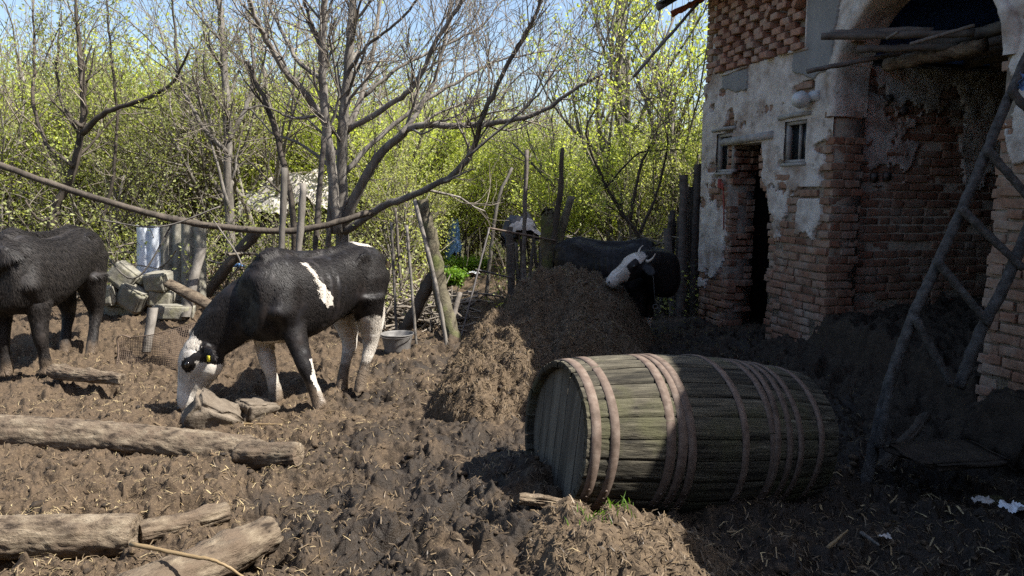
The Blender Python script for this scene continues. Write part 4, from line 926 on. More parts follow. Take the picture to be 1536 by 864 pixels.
def hoop(x0, w, tilt, ph, lift=.0015):
    mb = MB(); th = np.linspace(0, 2 * PI, 97); V = []
    for q, o in ((-.5, -.003), (-.49, .0022), (.49, .0022), (.5, -.003)):
        x = x0 + q * w + tilt * np.cos(th - ph) + .0025 * np.sin(th * 3 + x0 * 40); R = brad(x) + lift + o + .002 * np.sin(th * 5 + x0 * 9); V.append(np.stack([x, R * np.cos(th), R * np.sin(th)], -1))
    mb.grid(np.array(V), a=r_.random())
    t0 = 3.6; R = brad(x0) + lift + .005      # riveted joint
    for dq in (-.03, .03, .07):
        x = x0 + tilt * math.cos(t0 + dq * 2 - ph); mb.tube([[x, R * math.cos(t0 + dq * 2), R * math.sin(t0 + dq * 2)], [x, (R + .004) * math.cos(t0 + dq * 2), (R + .004) * math.sin(t0 + dq * 2)]], .007, 8)
    mb.build('hoop', M['rust'], brl)
for x0, w, tl, ph in ((.045, .048, .002, 0), (.135, .046, .004, 1), (.43, .05, .012, 1.4), (.495, .05, .004, 2), (.545, .046, .018, 4.2), (.86, .042, .02, 3.7), (1.05, .044, .012, 4), (1.10, .040, .022, .6), (1.165, .042, .01, 2.5), (1.235, .04, .014, 3.2), (1.41, .045, .006, 1.2)):
    hoop(x0, w, tl, ph, .0015 + .002 * (tl > .012))

# ================================================================== LOGS, STONES
def log_thing(name, p0, p1, r0, r1, label, cat='log', mat='deadwood', group=None, seed=1, bend=.03, knots=2):
    p0 = np.asarray(p0, float); p1 = np.asarray(p1, float); Ln = np.linalg.norm(p1 - p0); ax = (p1 - p0) / Ln
    y = unit(np.cross([0, 0, 1.], ax)); z = np.cross(ax, y); n = 56; m = int(max(24, Ln / .014)); m = min(m, 150)
    xs = np.linspace(0, Ln, m); th = np.linspace(0, 2 * PI, n + 1); X, A = np.meshgrid(xs, th, indexing='ij')
    R = r0 + (r1 - r0) * X / Ln; ca, sa = np.cos(A), np.sin(A)
    R = R * (1 + .07 * vn2(ca * 1.5 + X * 1.3, sa * 1.5 + seed * 7, seed) + .05 * fbm2(ca * 2.5 + X * 9, sa * 2.5 + seed + X * 3, seed + 1, 4)); 
    R = R - .006 * sstep(.8, .97, 1 - np.abs(vn2(A * 5 + seed, X * 3.5 + .5 * vn2(A * 3, X * 9, 3), seed + 2))) + .006 * fbm2(ca * 12 + X * 9, sa * 12 + X * 4, seed + 4, 4) + .004 * vn2(A * 14, X * 30, seed + 6)
    rr = np.random.default_rng(seed)
    for k in range(knots):
        kx, ka = rr.uniform(.1, .9) * Ln, rr.uniform(.3, 2.8); R = R + .02 * np.exp(-(((X - kx) / .04) ** 2 + ((A - ka) / .35) ** 2))
    t = X / Ln; R = R * np.where(t < .015, .93, 1) * np.where(t > .985, .93, 1)
    by = bend * np.sin(X / Ln * PI * 1.3 + seed); bz = bend * .3 * np.sin(X / Ln * 5 + seed)
    V = np.stack([X, by + R * ca, bz + R * sa], -1); mb = MB(); mb.grid(V, a=rr.random())
    for e in (0, -1):
        c = V[e][:-1].mean(0); rings = [V[e], c + (V[e] - c) * .6 + np.array([(.004 if e else -.004), 0, 0]), c + (V[e] - c) * .02]; g_ = np.array(rings); g_[1:, :, 0] += (rr.random(g_[1:, :, 0].shape) - .5) * .008; mb.grid(g_, a=.9)
    o = mb.build(name, M[mat], None, smooth=True); o.matrix_world = Matrix(((ax[0], y[0], z[0], p0[0]), (ax[1], y[1], z[1], p0[1]), (ax[2], y[2], z[2], p0[2]), (0, 0, 0, 1)))
    return tag(o, label, cat, group)
def on(px, py, up): q = G(px, py, 0); q[2] = float(gz(q[0], q[1])) + up; return q
gl = 'logs lying in the mud at the left'
log_thing('log', P(-160, 634, 4.72), P(385, 680, 4.36), .122, .095, 'long grey-brown log lying across the left foreground behind the other logs', group=gl, seed=11, bend=.02, knots=1)
log_thing('log', P(360, 684, 4.32), P(448, 682, 4.22), .085, .07, 'short split stub of log at the right end of the long log', group=gl, seed=12, bend=.0)
log_thing('log', on(-190, 832, .06), on(208, 820, .07), .102, .092, 'thick pale barkless log with a sawn end at the bottom left corner', group=gl, seed=13, bend=.012, knots=1)
log_thing('log', on(212, 818, .05), on(342, 782, .05), .052, .05, 'thin forked log running up from the end of the thick pale log', group=gl, seed=14, bend=.01)
log_thing('log', on(190, 925, .05), on(408, 818, .065), .10, .080, 'stout knotty log with a rounded end nearest the open mud', group=gl, seed=15, bend=.01, knots=4)
log_thing('log', P(78, 556, 5.95), P(182, 570, 5.75), .06, .045, 'pale smooth log by the hooves of the shaggy cow', group=gl, seed=16, bend=.01)
log_thing('log', on(778, 800, .075), on(872, 796, .08), .026, .02, 'thin half buried branch between the mud and the foreground mound', 'branch', seed=18, bend=.004)
plank_thing('dead_stick', G(196, 816, .2), G(368, 868, .12), .009, 'pale split stick lying over the bottom left logs', 'stick', M['straw'], mid=[G(285, 834, .2), G(330, 844, .19)], lump=.25, r1=.005)
plank_thing('dead_stick', P(362, 636, 4.85), P(423, 637, 4.8), .008, 'pale yellow stick lying beside the stone under the grazing cow', 'stick', M['straw'], r1=.006)
def rock(name, c, size, rot, seed, mat, label, cat, group=None, rough=.05, sub=14, bev=.16, df=.16):
    bm = bmesh.new(); bmesh.ops.create_cube(bm, size=1); bmesh.ops.bevel(bm, geom=bm.edges[:], offset=bev * .5, segments=2, affect='EDGES'); bmesh.ops.subdivide_edges(bm, edges=bm.edges[:], cuts=sub // 2, use_grid_fill=True)
    V = np.array([v.co[:] for v in bm.verts]); bmesh.ops.triangulate(bm, faces=bm.faces[:]); T = np.array([[v.index for v in f.verts] for f in bm.faces]); bm.free()
    q = V * 2.2 + seed * 5.3; V = V * (1 + df * vn3(q, seed)[:, None]) + rough * np.stack([vn3(V * 6 + seed, 1), vn3(V * 6 + seed, 2), vn3(V * 6 + seed, 3)], -1) + rough * .4 * np.stack([vn3(V * 17 + seed, 4), vn3(V * 17, 5), vn3(V * 17, 6)], -1)
    mb = MB(); V = V * np.asarray(size); R = np.array(Matrix.Rotation(rot[2], 3, 'Z') @ Matrix.Rotation(rot[1], 3, 'Y') @ Matrix.Rotation(rot[0], 3, 'X')); V = V @ R.T + c
    mb.add(V, None, T, None); mb.A[-1] = np.full(len(V), (seed * .37) % 1); return tag(mb.build(name, mat, None, smooth=True, at=tuple(c)), label, cat, group)
rock('stone_block', P(318, 628, 4.86), (.33, .26, .26), (.25, .55, .5), 3, M['stone'], 'brown stone block lying in the mud under the grazing cow\'s muzzle', 'stone')
rock('stone_block', P(383, 617, 5.1), (.24, .2, .14), (.1, .2, .9), 7, M['stone'], 'flat brown stone between the grazing cow\'s muzzle and its front legs', 'stone')
gb = 'broken concrete blocks piled before the corrugated sheets'
BY = 8.0
for k, (px, py, w, h, ry, lab) in enumerate(((186, 414, .27, .24, .75, 'topmost tilted concrete block of the pile'), (238, 422, .24, .20, -.05, 'squarish concrete block lying upper right in the pile'),
        (202, 446, .28, .26, .55, 'tilted concrete block in the middle of the pile'), (243, 447, .25, .19, .12, 'concrete block at the right end of the pile'),
        (161, 443, .22, .22, -.1, 'concrete block at the left end of the pile, nearest the shaggy cow'), (218, 420, .10, .09, .4, 'small concrete chunk wedged between the upper blocks'), (262, 468, .4, .16, .05, 'long brown slab under the right end of the block pile'), (185, 470, .34, .2, .2, 'low concrete block at the bottom of the pile'))):
    rock('concrete_block', P(px, py, BY + .12 * math.sin(k * 3)), (w, .22, h), (.1 * math.sin(k), ry, .2 * math.cos(k * 2)), 20 + k, M['concrete'], lab, 'block', gb, rough=.014, df=.03, bev=.14)
rock('boulder', P(1535, 645, 4.6), (.46, .4, .42), (.2, .3, .4), 43, M['earthwall'], 'mossy boulder at the foot of the right brick pier', 'boulder')
rock('stone_slab', P(1425, 682, 4.2), (.60, .36, .045), (.04, .05, .25), 42, M['earthwall'], 'flat dusty slab lying on the ground beside the broken ladder', 'slab', rough=.015)

# ================================================================== LEFT SIDE: sheets, planks, mesh, bucket
def sheet(name, x0, x1, z0, z1, Y, wl, amp, mat, label, cat, tilt=.12, ph=0, group=None):
    xs = np.linspace(x0, x1, 70); zs = np.linspace(z0, z1, 20); X, Z = np.meshgrid(xs, zs, indexing='ij'); y = Y + amp * np.abs(np.sin((X - x0) / wl * PI + ph)) * -1 + tilt * (Z - z0) + .01 * vn2(X * 5, Z * 5, 3)
    Z = Z + .02 * vn2(X * 8, Z * 0, 4) * (Z > z1 - .05); A = np.stack([X, y, Z], -1); B = A + [0, .012, 0]; mb = MB(); mb.grid(A); mb.grid(B[:, ::-1])
    e = np.concatenate([A[:, 0], A[-1, :], A[::-1, -1], A[0, ::-1]]) ; f_ = np.concatenate([B[:, 0], B[-1, :], B[::-1, -1], B[0, ::-1]]); mb.grid(np.stack([e, f_]))
    return tag(mb.build(name, mat, None, smooth=True, at=tuple(A[35, 0])), label, cat, group)
gs = 'upright sheets standing behind the block pile'
xa = lambda px, Y: float(P(px, 400, Y)[0])
sheet('plastic_sheet', xa(200, 8.7), xa(236, 8.7), .2, float(P(0, 338, 8.7)[2]), 8.72, .14, .05, M['sheet_blue'], 'pale blue folded plastic sheet standing left of the corrugated sheets', 'sheet', group=gs)
sheet('corrugated_sheet', xa(236, 8.75), xa(272, 8.75), .2, float(P(0, 336, 8.7)[2]), 8.76, .145, .07, M['concrete'], 'grey corrugated cement sheet next to the pale blue plastic', 'sheet', group=gs)
sheet('corrugated_sheet', xa(270, 8.66), xa(306, 8.66), .2, float(P(0, 337, 8.6)[2]), 8.66, .15, .07, M['concrete'], 'grey corrugated cement sheet furthest to the right, behind the leaning plank', 'sheet', ph=.4, group=gs)
def board(name, p0, p1, w, t, label, cat, mat, group=None, face=(0, -1, 0), end=0):
    p0 = np.asarray(p0, float); p1 = np.asarray(p1, float); ax = unit(p1 - p0); n_ = np.asarray(face, float); n_ = unit(n_ - np.dot(n_, ax) * ax); s = np.cross(ax, n_); Ln = np.linalg.norm(p1 - p0); m = 14
    mb = MB(); xs = np.linspace(0, Ln, m); V = []
    for q, o in ((-.5, -.5), (-.5, .5), (.5, .5), (.5, -.5), (-.5, -.5)):
        V.append(p0 + xs[:, None] * ax + (q * w + .12 * w * vn2(xs * 5, xs * 0 + q * 3, 5)[:, None]) * s + (o * t) * n_ + .006 * vn2(xs * 4, xs * 0 + w * 30, 6)[:, None] * n_)
    V[-1] = V[0]; V = np.array(V); mb.grid(V, a=rng.random()); 
    for e in (0, -1): mb.add(V[:4, e] + ax * rng.uniform(-.01, .01, (4, 1)), [[0, 1, 2, 3]])
    return tag(mb.build(name, mat, None, at=tuple((p0 + p1) / 2)), label, cat, group)
board('wooden_board', P(252, 424, 7.75), P(332, 468, 7.4), .10, .045, 'bleached square beam leaning down to the right behind the grazing cow', 'plank', M['deadwood'], face=(.3, -.7, .6))
board('wooden_board', P(278, 476, 7.8), P(302, 372, 8.3), .10, .025, 'grey plank leaning upright on the corrugated sheet', 'plank', M['greywood'])
board('wooden_board', P(219, 528, 6.75), P(230, 462, 6.95), .085, .02, 'short brown board standing in the mud behind the wire mesh', 'plank', M['greywood'])
# rusty wire mesh panel
mp = empty('mesh_panel', P(240, 550, 6.6)); tag(mp, 'sagging rusty wire mesh standing in the mud behind the grazing cow\'s head', 'mesh')
A0, A1, B0, B1 = P(172, 556, 6.65), P(330, 548, 6.55), P(176, 508, 6.75), P(338, 478, 6.72)
mb = MB()
def mp_pt(u, v): 
    q = (A0 * (1 - u) + A1 * u) * (1 - v) + (B0 * (1 - u) + B1 * u) * v; return q + np.array([.0, .05 * math.sin(u * 7 + v * 2), -.02 * math.sin(u * 5) * v])
nu, nv = 54, 20
for i in range(nu + 1): mb.tube([mp_pt(i / nu, v) for v in np.linspace(0, 1, 7)], .0022, 4, False)
for j in range(nv + 1): mb.tube([mp_pt(u, j / nv) for u in np.linspace(0, 1, 22)], .0022, 4, False)
mb.build('wire_mesh', M['wire'], mp)
mb = MB(); mb.tube(smoothpath([A0 - [0, 0, .05], mp_pt(0, .5), B0, B0 + [.05, 0, .03], mp_pt(.12, .98)], 4), .008, 6); mb.tube([mp_pt(u, 1.) for u in np.linspace(0.1, 1, 22)], .005, 5); mb.build('frame_rod', M['wire'], mp)
# bucket
bc = P(596, 516, 7.2); bc[2] = float(gz(bc[0], bc[1])) - .01; bk = empty('bucket', bc); tag(bk, 'dented grey metal bucket half sunk in the mud behind the grazing cow', 'bucket')
mb = MB(); th = np.linspace(0, 2 * PI, 41); V = []
for r, z in ((.0, .01), (.115, .0), (.125, .06), (.135, .12), (.148, .19), (.155, .215), (.162, .218), (.160, .206), (.142, .19), (.12, .05), (.0, .04)):
    rr = r * (1 + .03 * np.sin(th * 2 + 1)); V.append(np.stack([bc[0] + rr * np.cos(th), bc[1] + rr * np.sin(th), bc[2] + z + 0 * th], -1))
mb.grid(np.array(V)[:, ::-1]); mb.build('pail', M['tin'], bk, smooth=True)
mb = MB(); mb.tube([bc + [.16 * math.cos(t), -.1 * math.sin(t) - .06, .21 - .02 * math.sin(t)] for t in np.linspace(0, PI, 16)], .004, 6); mb.build('handle', M['iron'], bk)
# stakes, props, dead trunks in the middle
gk = 'thin bark-stripped stakes standing behind the bucket'
def foot(px, py, Y): q = P(px, py, Y); z = float(gz(q[0], q[1])) - .05; q[2] = min(q[2], z); return q
plank_thing('wooden_stake', foot(595, 482, 7.6), P(587, 333, 7.75), .016, 'pale straight stake at the left of the three behind the bucket', 'stake', M['greywood'], gk)
plank_thing('wooden_stake', foot(604, 430, 8.9), P(593, 312, 9.0), .017, 'dark thin stake between the two pale ones', 'stake', M['darkwood'], gk)
plank_thing('wooden_stake', foot(625, 500, 7.4), P(610, 338, 7.6), .015, 'pale stake at the right of the three, rising from beside the bucket', 'stake', M['greywood'], gk)
plank_thing('wooden_stake', foot(672, 503, 7.35), P(622, 300, 7.8), .022, 'long pole leaning on the broken dead trunk', 'pole', M['greywood'], mid=[P(652, 420, 7.5)])
dt = foot(682, 498, 7.7)
plank_thing('dead_tree', dt, P(632, 300, 8.0), .085, 'broken dead tree trunk with a jagged top, leaning left beside the path', 'trunk', M['mossbark'], n=12, mid=[P(660, 430, 7.8), P(645, 350, 7.95)], lump=.22, r1=.06)
plank_thing('dead_tree', foot(600, 480, 8.0), P(650, 412, 7.9), .07, 'dark fallen trunk slanting behind the stakes and bucket', 'trunk', M['bark_dark'], n=10, lump=.2)
plank_thing('wooden_stake', foot(668, 498, 7.9), P(690, 440, 8.3), .03, 'short slanting prop at the foot of the broken trunk', 'stake', M['darkwood'])
gg = 'rods of the tumbledown gate at the path'
plank_thing('gate_rod', foot(689, 495, 7.9), P(734, 342, 8.6), .012, 'thin slanting rod at the left of the path gate', 'rod', M['iron'], gg, lump=.05)
plank_thing('gate_rod', P(733, 342, 8.6), P(833, 361, 8.8), .012, 'rusty rail running from the slanting rod to the forked post', 'rod', M['wire'], gg, lump=.05)
plank_thing('gate_rod', P(713, 404, 8.5), P(768, 417, 8.7), .011, 'short rod low across the path', 'rod', M['iron'], gg, lump=.05)
plank_thing('gate_rod', P(700, 437, 8.3), P(756, 446, 8.6), .010, 'lowest rod lying across the path', 'rod', M['iron'], gg, lump=.05)
plank_thing('wooden_pole', foot(728, 385, 10.5), P(768, 252, 11.0), .03, 'bleached crooked pole leaning beside the path', 'pole', M['greywood'], mid=[P(745, 310, 10.7)], r1=.02)
plank_thing('gate_post', foot(783, 425, 9.0), P(790, 225, 9.1), .026, 'tall dark thin post behind the dung heap', 'post', M['darkwood'], lump=.15)
plank_thing('gate_post', foot(767, 420, 9.1), P(764, 340, 9.2), .045, 'stout short post wrapped in rags beside the path', 'post', M['darkwood'], lump=.15)
fp = empty('forked_post', foot(824, 425, 8.9)); tag(fp, 'thick forked tree post rising behind the dung heap left of the shaded cow', 'post')
mb = MB(); mb.tube(smoothpath([foot(824, 425, 8.9), P(824, 380, 8.9), P(822, 325, 8.9), P(820, 318, 8.9)], 4, .01), np.linspace(.10, .075, 13), 12, lump=.2); mb.build('stump', M['mossbark'], fp, smooth=True)
mb = MB(); mb.tube(smoothpath([P(828, 392, 8.9), P(832, 340, 8.85), P(841, 280, 8.8), P(844, 222, 8.8)], 4, .01), np.linspace(.06, .02, 13), 9, lump=.2); mb.build('prong', M['bark_dark'], fp, smooth=True)
mb = MB(); mb.tube(smoothpath([P(830, 395, 8.9), P(842, 345, 9.0), P(857, 295, 9.1)], 4, .01), np.linspace(.06, .045, 9), 9, lump=.2); mb.build('prong', M['mossbark'], fp, smooth=True)
# junk pile with rags beside the path
def cloth(name, c, sx, sy, drop, seed, mat, label, cat, parent=None):
    u = np.linspace(-1, 1, 26); U_, V_ = np.meshgrid(u, u, indexing='ij'); r = np.sqrt(U_ ** 2 + V_ ** 2)
    Z = -drop * sstep(.35, 1.25, r) + drop * .30 * vn2(U_ * 2.3 + seed, V_ * 2.3, seed) + drop * .1 * vn2(U_ * 7, V_ * 7 + seed, seed + 1); X = U_ * sx * (1 - .25 * sstep(.4, 1.3, r)) + .04 * vn2(U_ * 3, V_ * 3, seed + 2); Y = V_ * sy * (1 - .25 * sstep(.4, 1.3, r))
    mb = MB(); mb.grid(np.stack([X, Y, Z], -1) + c); mb.grid(np.stack([X, Y, Z - .004], -1) + c); return tag(mb.build(name, mat, parent, smooth=True, at=tuple(c)), label, cat)
jc = P(783, 395, 9.6)
cloth('rag', P(786, 332, 9.6), .26, .2, .16, 3, M['rag'], 'dirty pale rag draped over the scrap beside the path', 'rag')
cloth('tarpaulin', P(780, 328, 9.8), .3, .25, .3, 6, M['black_tarp'], 'black tarpaulin under the pale rag beside the path', 'tarpaulin')
gj = 'scrap wood stacked beside the path'
for k in range(14):
    x = 765 + k * 4.2; a = foot(x + rng.uniform(-8, 8), 425, 9.5 + rng.uniform(-.2, .3)); b = P(x + rng.uniform(-14, 14), 340 + rng.uniform(-5, 30), 9.55 + rng.uniform(-.2, .3))
    plank_thing('scrap_stick', a, b, rng.uniform(.012, .03), 'grey stick standing in the scrap stack beside the path', 'stick', M[('greywood', 'darkwood')[k % 2]], gj, n=6)
def fl(name, px, py, Y, s, mat, label, cat, seed, z=None):
    c = P(px, py, Y); c[2] = float(gz(c[0], c[1])) + .05 if z is None else z
    u = np.linspace(-1, 1, 18); U_, V_ = np.meshgrid(u, u, indexing='ij'); w = np.stack([U_ * s * (1 + .3 * vn2(U_ * 2, V_ * 2, seed)), V_ * s * .7 * (1 + .3 * vn2(U_ * 2, V_ * 2, seed + 5)), s * .45 * (fbm2(U_ * 1.8 + seed, V_ * 1.8, seed + 9, 3) + .2)], -1)
    keep = (U_[:-1, :-1] ** 2 + V_[:-1, :-1] ** 2 + .3 * vn2(U_[:-1, :-1] * 3, V_[:-1, :-1] * 3, seed)) < .9
    mb = MB(); mb.grid(w + c, keep); return tag(mb.build(name, mat, None, smooth=False, at=tuple(c)), label, cat)
fl('plastic_bag', 1527, 728, 3.85, .085, M['white_plastic'], 'crumpled white and blue plastic bag in the mud at the right edge', 'bag', 5)
fl('plastic_bag', 1478, 712, 3.95, .06, M['rag'], 'dirty grey scrap of bag left of the white one at the right edge', 'bag', 8)
fl('plastic_scrap', 1328, 782, 3.35, .035, M['rag'], 'small crumpled scrap of plastic in the dark mud right of the barrel', 'plastic', 9)
fl('paper_scrap', 708, 388, 12.5, .16, M['white_plastic'], 'white litter lying beside the green plant on the path', 'litter', 11)
fl('paper_scrap', 668, 377, 13.5, .14, M['white_plastic'], 'white litter lying behind the green plant on the path', 'litter', 12)
# blue jacket like cloth hanging on a stake far down the path
plank_thing('wooden_stake', foot(683, 392, 13.4), P(681, 330, 13.5), .03, 'stake far down the path carrying a blue cloth', 'stake', M['darkwood'])
cloth('blue_cloth', P(681, 338, 13.4), .16, .12, .55, 14, M['blue_plastic'], 'faded blue cloth hanging on a stake far down the path', 'cloth')
cloth('pale_tarpaulin', P(445, 262, 12.6), .85, .5, .5, 15, M['rag'], 'pale tarpaulin over a pile behind the bare tree', 'tarpaulin')
cloth('pale_tarpaulin', P(395, 290, 12.2), .55, .5, .35, 19, M['window_wood'], 'whitish sheet sagging over the rubbish left of the bare tree', 'tarpaulin')
fl('blue_scrap', 358, 400, 9.2, .11, M['blue_plastic'], 'blue plastic scrap behind the bleached leaning beam', 'plastic', 17, z=float(P(358, 400, 9.2)[2]))
# boards leaning at the far end of the building
gw = 'weathered boards and poles leaning at the far end of the building'
for k in range(15):
    bx_ = 1000 + k * 3.7 + rng.uniform(-3, 3); top = 335 - k * 6.5 + rng.uniform(-22, 22); Yb = 9.25 + rng.uniform(-.1, .7)
    a = foot(bx_ - rng.uniform(-4, 14), 478, Yb); b = P(min(bx_ + rng.uniform(-6, 14), 1055), top, Yb + .1)
    if k % 3: board('leaning_board', a, b, rng.uniform(.07, .15), .025, 'dark weathered board leaning at the far end of the building', 'board', M['darkwood'], gw, face=(rng.uniform(-.5, .2), -1, 0))
    else: plank_thing('leaning_board', a, b, rng.uniform(.02, .04), 'dark weathered board leaning at the far end of the building', 'board', M['darkwood'], gw, n=7)

# ================================================================== BROKEN LADDER
ld = empty('wooden_ladder', foot(1300, 705, 4.3)); tag(ld, 'broken grey wooden ladder made of poles leaning against the right brick pier', 'ladder')
def lt(nm, pts, r, r1=None, lump=.12, n=10, mat='ladderwood'):
    q = smoothpath(pts, 9, jit=r * .18); mb = MB(); mb.tube(q, np.linspace(r, r1 or r, len(q)), n, lump=lump, a=rng.random()); return mb.build(nm, M[mat], ld, smooth=True)
lt('rail', [foot(1298, 708, 4.28), P(1330, 590, 4.42), P(1368, 480, 4.5), P(1408, 392, 4.6), P(1462, 270, 4.72), P(1512, 150, 4.85), P(1560, 40, 4.95)], .035, .029, .09)
lt('rail', [P(1438, 582, 4.42), P(1468, 505, 4.46), P(1510, 420, 4.5), P(1560, 300, 4.6), P(1610, 180, 4.75)], .036, .033, .09)
lt('splint', [P(1318, 672, 4.28), P(1330, 610, 4.32), P(1340, 545, 4.38)], .026, .022)
for a, b in (((1373, 478, 4.44), (1427, 578, 4.38)), ((1405, 392, 4.53), (1484, 486, 4.43)), ((1441, 312, 4.6), (1535, 404, 4.47)), ((1480, 222, 4.7), (1560, 318, 4.56)), ((1515, 135, 4.8), (1590, 215, 4.7))):
    lt('rung', [P(*a), P(*b)], .026, .022)
mb = MB(); c = P(1534, 122, 4.78); u = np.linspace(-1, 1, 14); U_, V_ = np.meshgrid(u, u, indexing='ij'); mb.grid(np.stack([U_ * .04 + .01 * vn2(U_ * 3, V_ * 3, 1), -.03 + .03 * vn2(U_ * 2, V_ * 2, 2), V_ * .05 + .02 * vn2(U_ * 2, V_ * 2, 3)], -1) + c)
tag(mb.build('blue_rag', M['blue_plastic'], None, at=tuple(c)), 'blue scrap of bag tied to the upper end of the ladder', 'rag')
log_thing('log', foot(1328, 668, 4.45) + [0, 0, .08], P(1388, 622, 4.75), .04, .03, 'dark short branch stub lying against the foot of the ladder', 'branch', 'bark_dark', seed=51, bend=.01)
plank_thing('dead_stick', foot(1290, 782, 3.45) + [0, 0, .06], P(1318, 818, 3.15), .012, 'grey splintered stick lying in the dark mud right of the barrel', 'stick', M['greywood'], r1=.006)
plank_thing('dead_stick', foot(1240, 822, 3.2) + [0, 0, .06], P(1272, 795, 3.3), .010, 'pale torn husk lying in the dark mud in front of the barrel', 'stick', M['straw'], r1=.004)
# ================================================================== TREES AND SHRUBS
def grow(mb, start, d, ln, r, depth, rn, tw, kids=(5, 5, 4), up=.15, wob=.22, ang=(.45, 1.0), shrink=(.45, .7), minr=.0022, first=.25):
    ns = 5 if depth > 1 else 4; pts = [np.asarray(start, float)]; d = unit(d); st = ln / ns
    for k in range(ns):
        d = unit(d + rn.normal(0, wob, 3) + np.array([0, 0, up])); pts.append(pts[-1] + d * st)
    pts = np.array(pts); r1 = max(r * .45, minr); rad = np.linspace(r, r1, len(pts))
    mb.tube(pts, rad, 3 if r < .012 else (5 if r < .04 else 8), r > .03, a=rn.random())
    if depth == 0: tw.append(pts); return
    if depth == 1: tw.append(pts[2:])
    nk = kids[-depth] if depth <= len(kids) else kids[0]
    for k in range(nk):
        t = first + (1 - first) * (k + rn.random()) / nk; i = min(int(t * ns), ns - 1); p = pts[i] + (pts[i + 1] - pts[i]) * (t * ns - i); ax = unit(pts[i + 1] - pts[i])
        q = unit(np.cross(ax, rn.normal(0, 1, 3))); a = rn.uniform(*ang); nd = ax * math.cos(a) + q * math.sin(a)
        grow(mb, p, nd, ln * rn.uniform(*shrink), max((r + (r1 - r) * t) * .62, minr), depth - 1, rn, tw, kids, up, wob, ang, shrink, minr, first)
def leaves(mb, tw, per, size, rn, spread=.03, asp=.5):
    P_ = np.concatenate(tw); k = rn.random(len(P_)) < .30 + 1.5 * sstep(-.2, .4, vn3(P_ * 1.5, 7)); P_ = P_[k]; n = int(len(P_) * per * 1.35); i = rn.integers(0, len(P_), n); p = P_[i] + rn.normal(0, spread, (n, 3)) 
    d = rn.normal(0, 1, (n, 3)); d[:, 2] = d[:, 2] * .7 + .3; d /= np.linalg.norm(d, axis=1)[:, None]; s = np.cross(d, rn.normal(0, 1, (n, 3))); s /= np.linalg.norm(s, axis=1)[:, None]
    L_ = size * rn.uniform(.6, 1.3, n)[:, None]; V = np.stack([p, p + d * L_ * .5 + s * L_ * asp * .5, p + d * L_, p + d * L_ * .5 - s * L_ * asp * .5], 1).reshape(-1, 3)
    k = np.arange(n) * 4; mb.add(V, np.stack([k, k + 1, k + 2, k + 3], -1), None, np.repeat(np.clip(rn.random(n) * .7 + .3 * rn.random(), 0, 1), 4))
def tree(name, base, label, cat, group, stems, crown=None, leafmat='leaf', per=3., lsize=.05, barkmat='bark', twigmat='twig', seed=1, rz=0, spread=.04):
    """stems: list of (dir, length, radius, depth, kids, up)"""
    rn = np.random.default_rng(seed); root = empty(name, base); tag(root, label, cat, group)
    mt = MB(); mc = MB(); tw = []
    for (d, ln, r, depth, kids, up, wob) in stems:
        class Sp:      # thick members go to the trunk mesh, thin ones to the crown
            @staticmethod
            def tube(pts, rad, n, cap, a=None): (mt if rad[0] > .014 else mc).tube(pts, rad, n, cap, a=a)
        grow(Sp, np.asarray(base) + np.array([rn.uniform(-.1, .1), rn.uniform(-.1, .1), -.1]), d, ln, r, depth, rn, tw, kids, up, wob)
    if mt.n: mt.build('trunk', M[barkmat], root, smooth=True)
    if leafmat:
        ml = MB(); leaves(ml, tw, per, lsize, rn, spread); ml.build('foliage', M[leafmat], root)
    if mc.n: mc.build('twigs', M[twigmat], root)
    return root
def copy_tree(o, loc, rz, s, label=None, group=None):
    c = o.copy(); COL.objects.link(c); c.location = loc; c.rotation_euler = (0, 0, rz); c.scale = (s, s, s * 1.0)
    if label: c['label'] = label
    if group: c['group'] = group
    for ch in o.children: k = ch.copy(); COL.objects.link(k); k.parent = c
    return c
def gp(px, Y): q = P(px, 400, Y); q[2] = float(gz(q[0], q[1])) * (Y < 15) - .1 * (Y >= 15); return q
rt = np.random.default_rng(77)
# --- the big bare walnut: limbs traced where they grow, then twigs grown from them
def limb_tree(name, label, base, limbs, seed, cat='tree', sub=(2, (5, 4, 4), .9), mat='bark', dens=1.0, leafmat=None, per=0, lsize=.03):
    rn = np.random.default_rng(seed); root = empty(name, base); tag(root, label, cat); mt = MB(); mc = MB(); tw = []
    class Sp:
        @staticmethod
        def tube(pts, rad, n, cap, a=None): (mt if rad[0] > .012 else mc).tube(pts, rad, n, cap, a=a)
    for pts, r0, r1 in limbs:
        q = smoothpath(pts, 6, jit=.02); m = len(q); rad = .84 * np.linspace(r0, r1, m) * (1 + .08 * (rn.random(m) - .5)); mt.tube(q, rad, 12 if r0 > .03 else 7, lump=.07, a=rn.random())
        ln = np.linalg.norm(np.diff(q, axis=0), axis=1).sum(); k = int(ln * 3.4 * dens)
        for j in range(k):
            t = .28 + .72 * (j + rn.random()) / k; i = min(int(t * (m - 1)), m - 2); p = q[i] + (q[i + 1] - q[i]) * rn.random(); ax = unit(q[i + 1] - q[i]); s_ = unit(np.cross(ax, rn.normal(0, 1, 3))); a = rn.uniform(.4, 1.1)
            rr = min(rad[i] * .45, .02); grow(Sp, p, ax * math.cos(a) + s_ * math.sin(a) + [0, 0, .25], sub[2] * rn.uniform(.5, 1.3) * (.6 + .6 * (1 - t)), max(rr, .006), sub[0], rn, tw, sub[1], .10, .17, (.35, .9), (.45, .7), .0028)
    mt.build('trunk', M[mat], root, smooth=True); mc.build('twigs', M['twig'], root)
    if leafmat: ml = MB(); leaves(ml, tw, per, lsize, rn, .03); ml.build('foliage', M[leafmat], root)
    return root
def PP(lst, Y0, dY=0): return [P(a, b, Y0 + dY * i / max(1, len(lst) - 1)) for i, (a, b) in enumerate(lst)]
B = 8.7; bs = P(514, 470, B); bs[2] = -.1
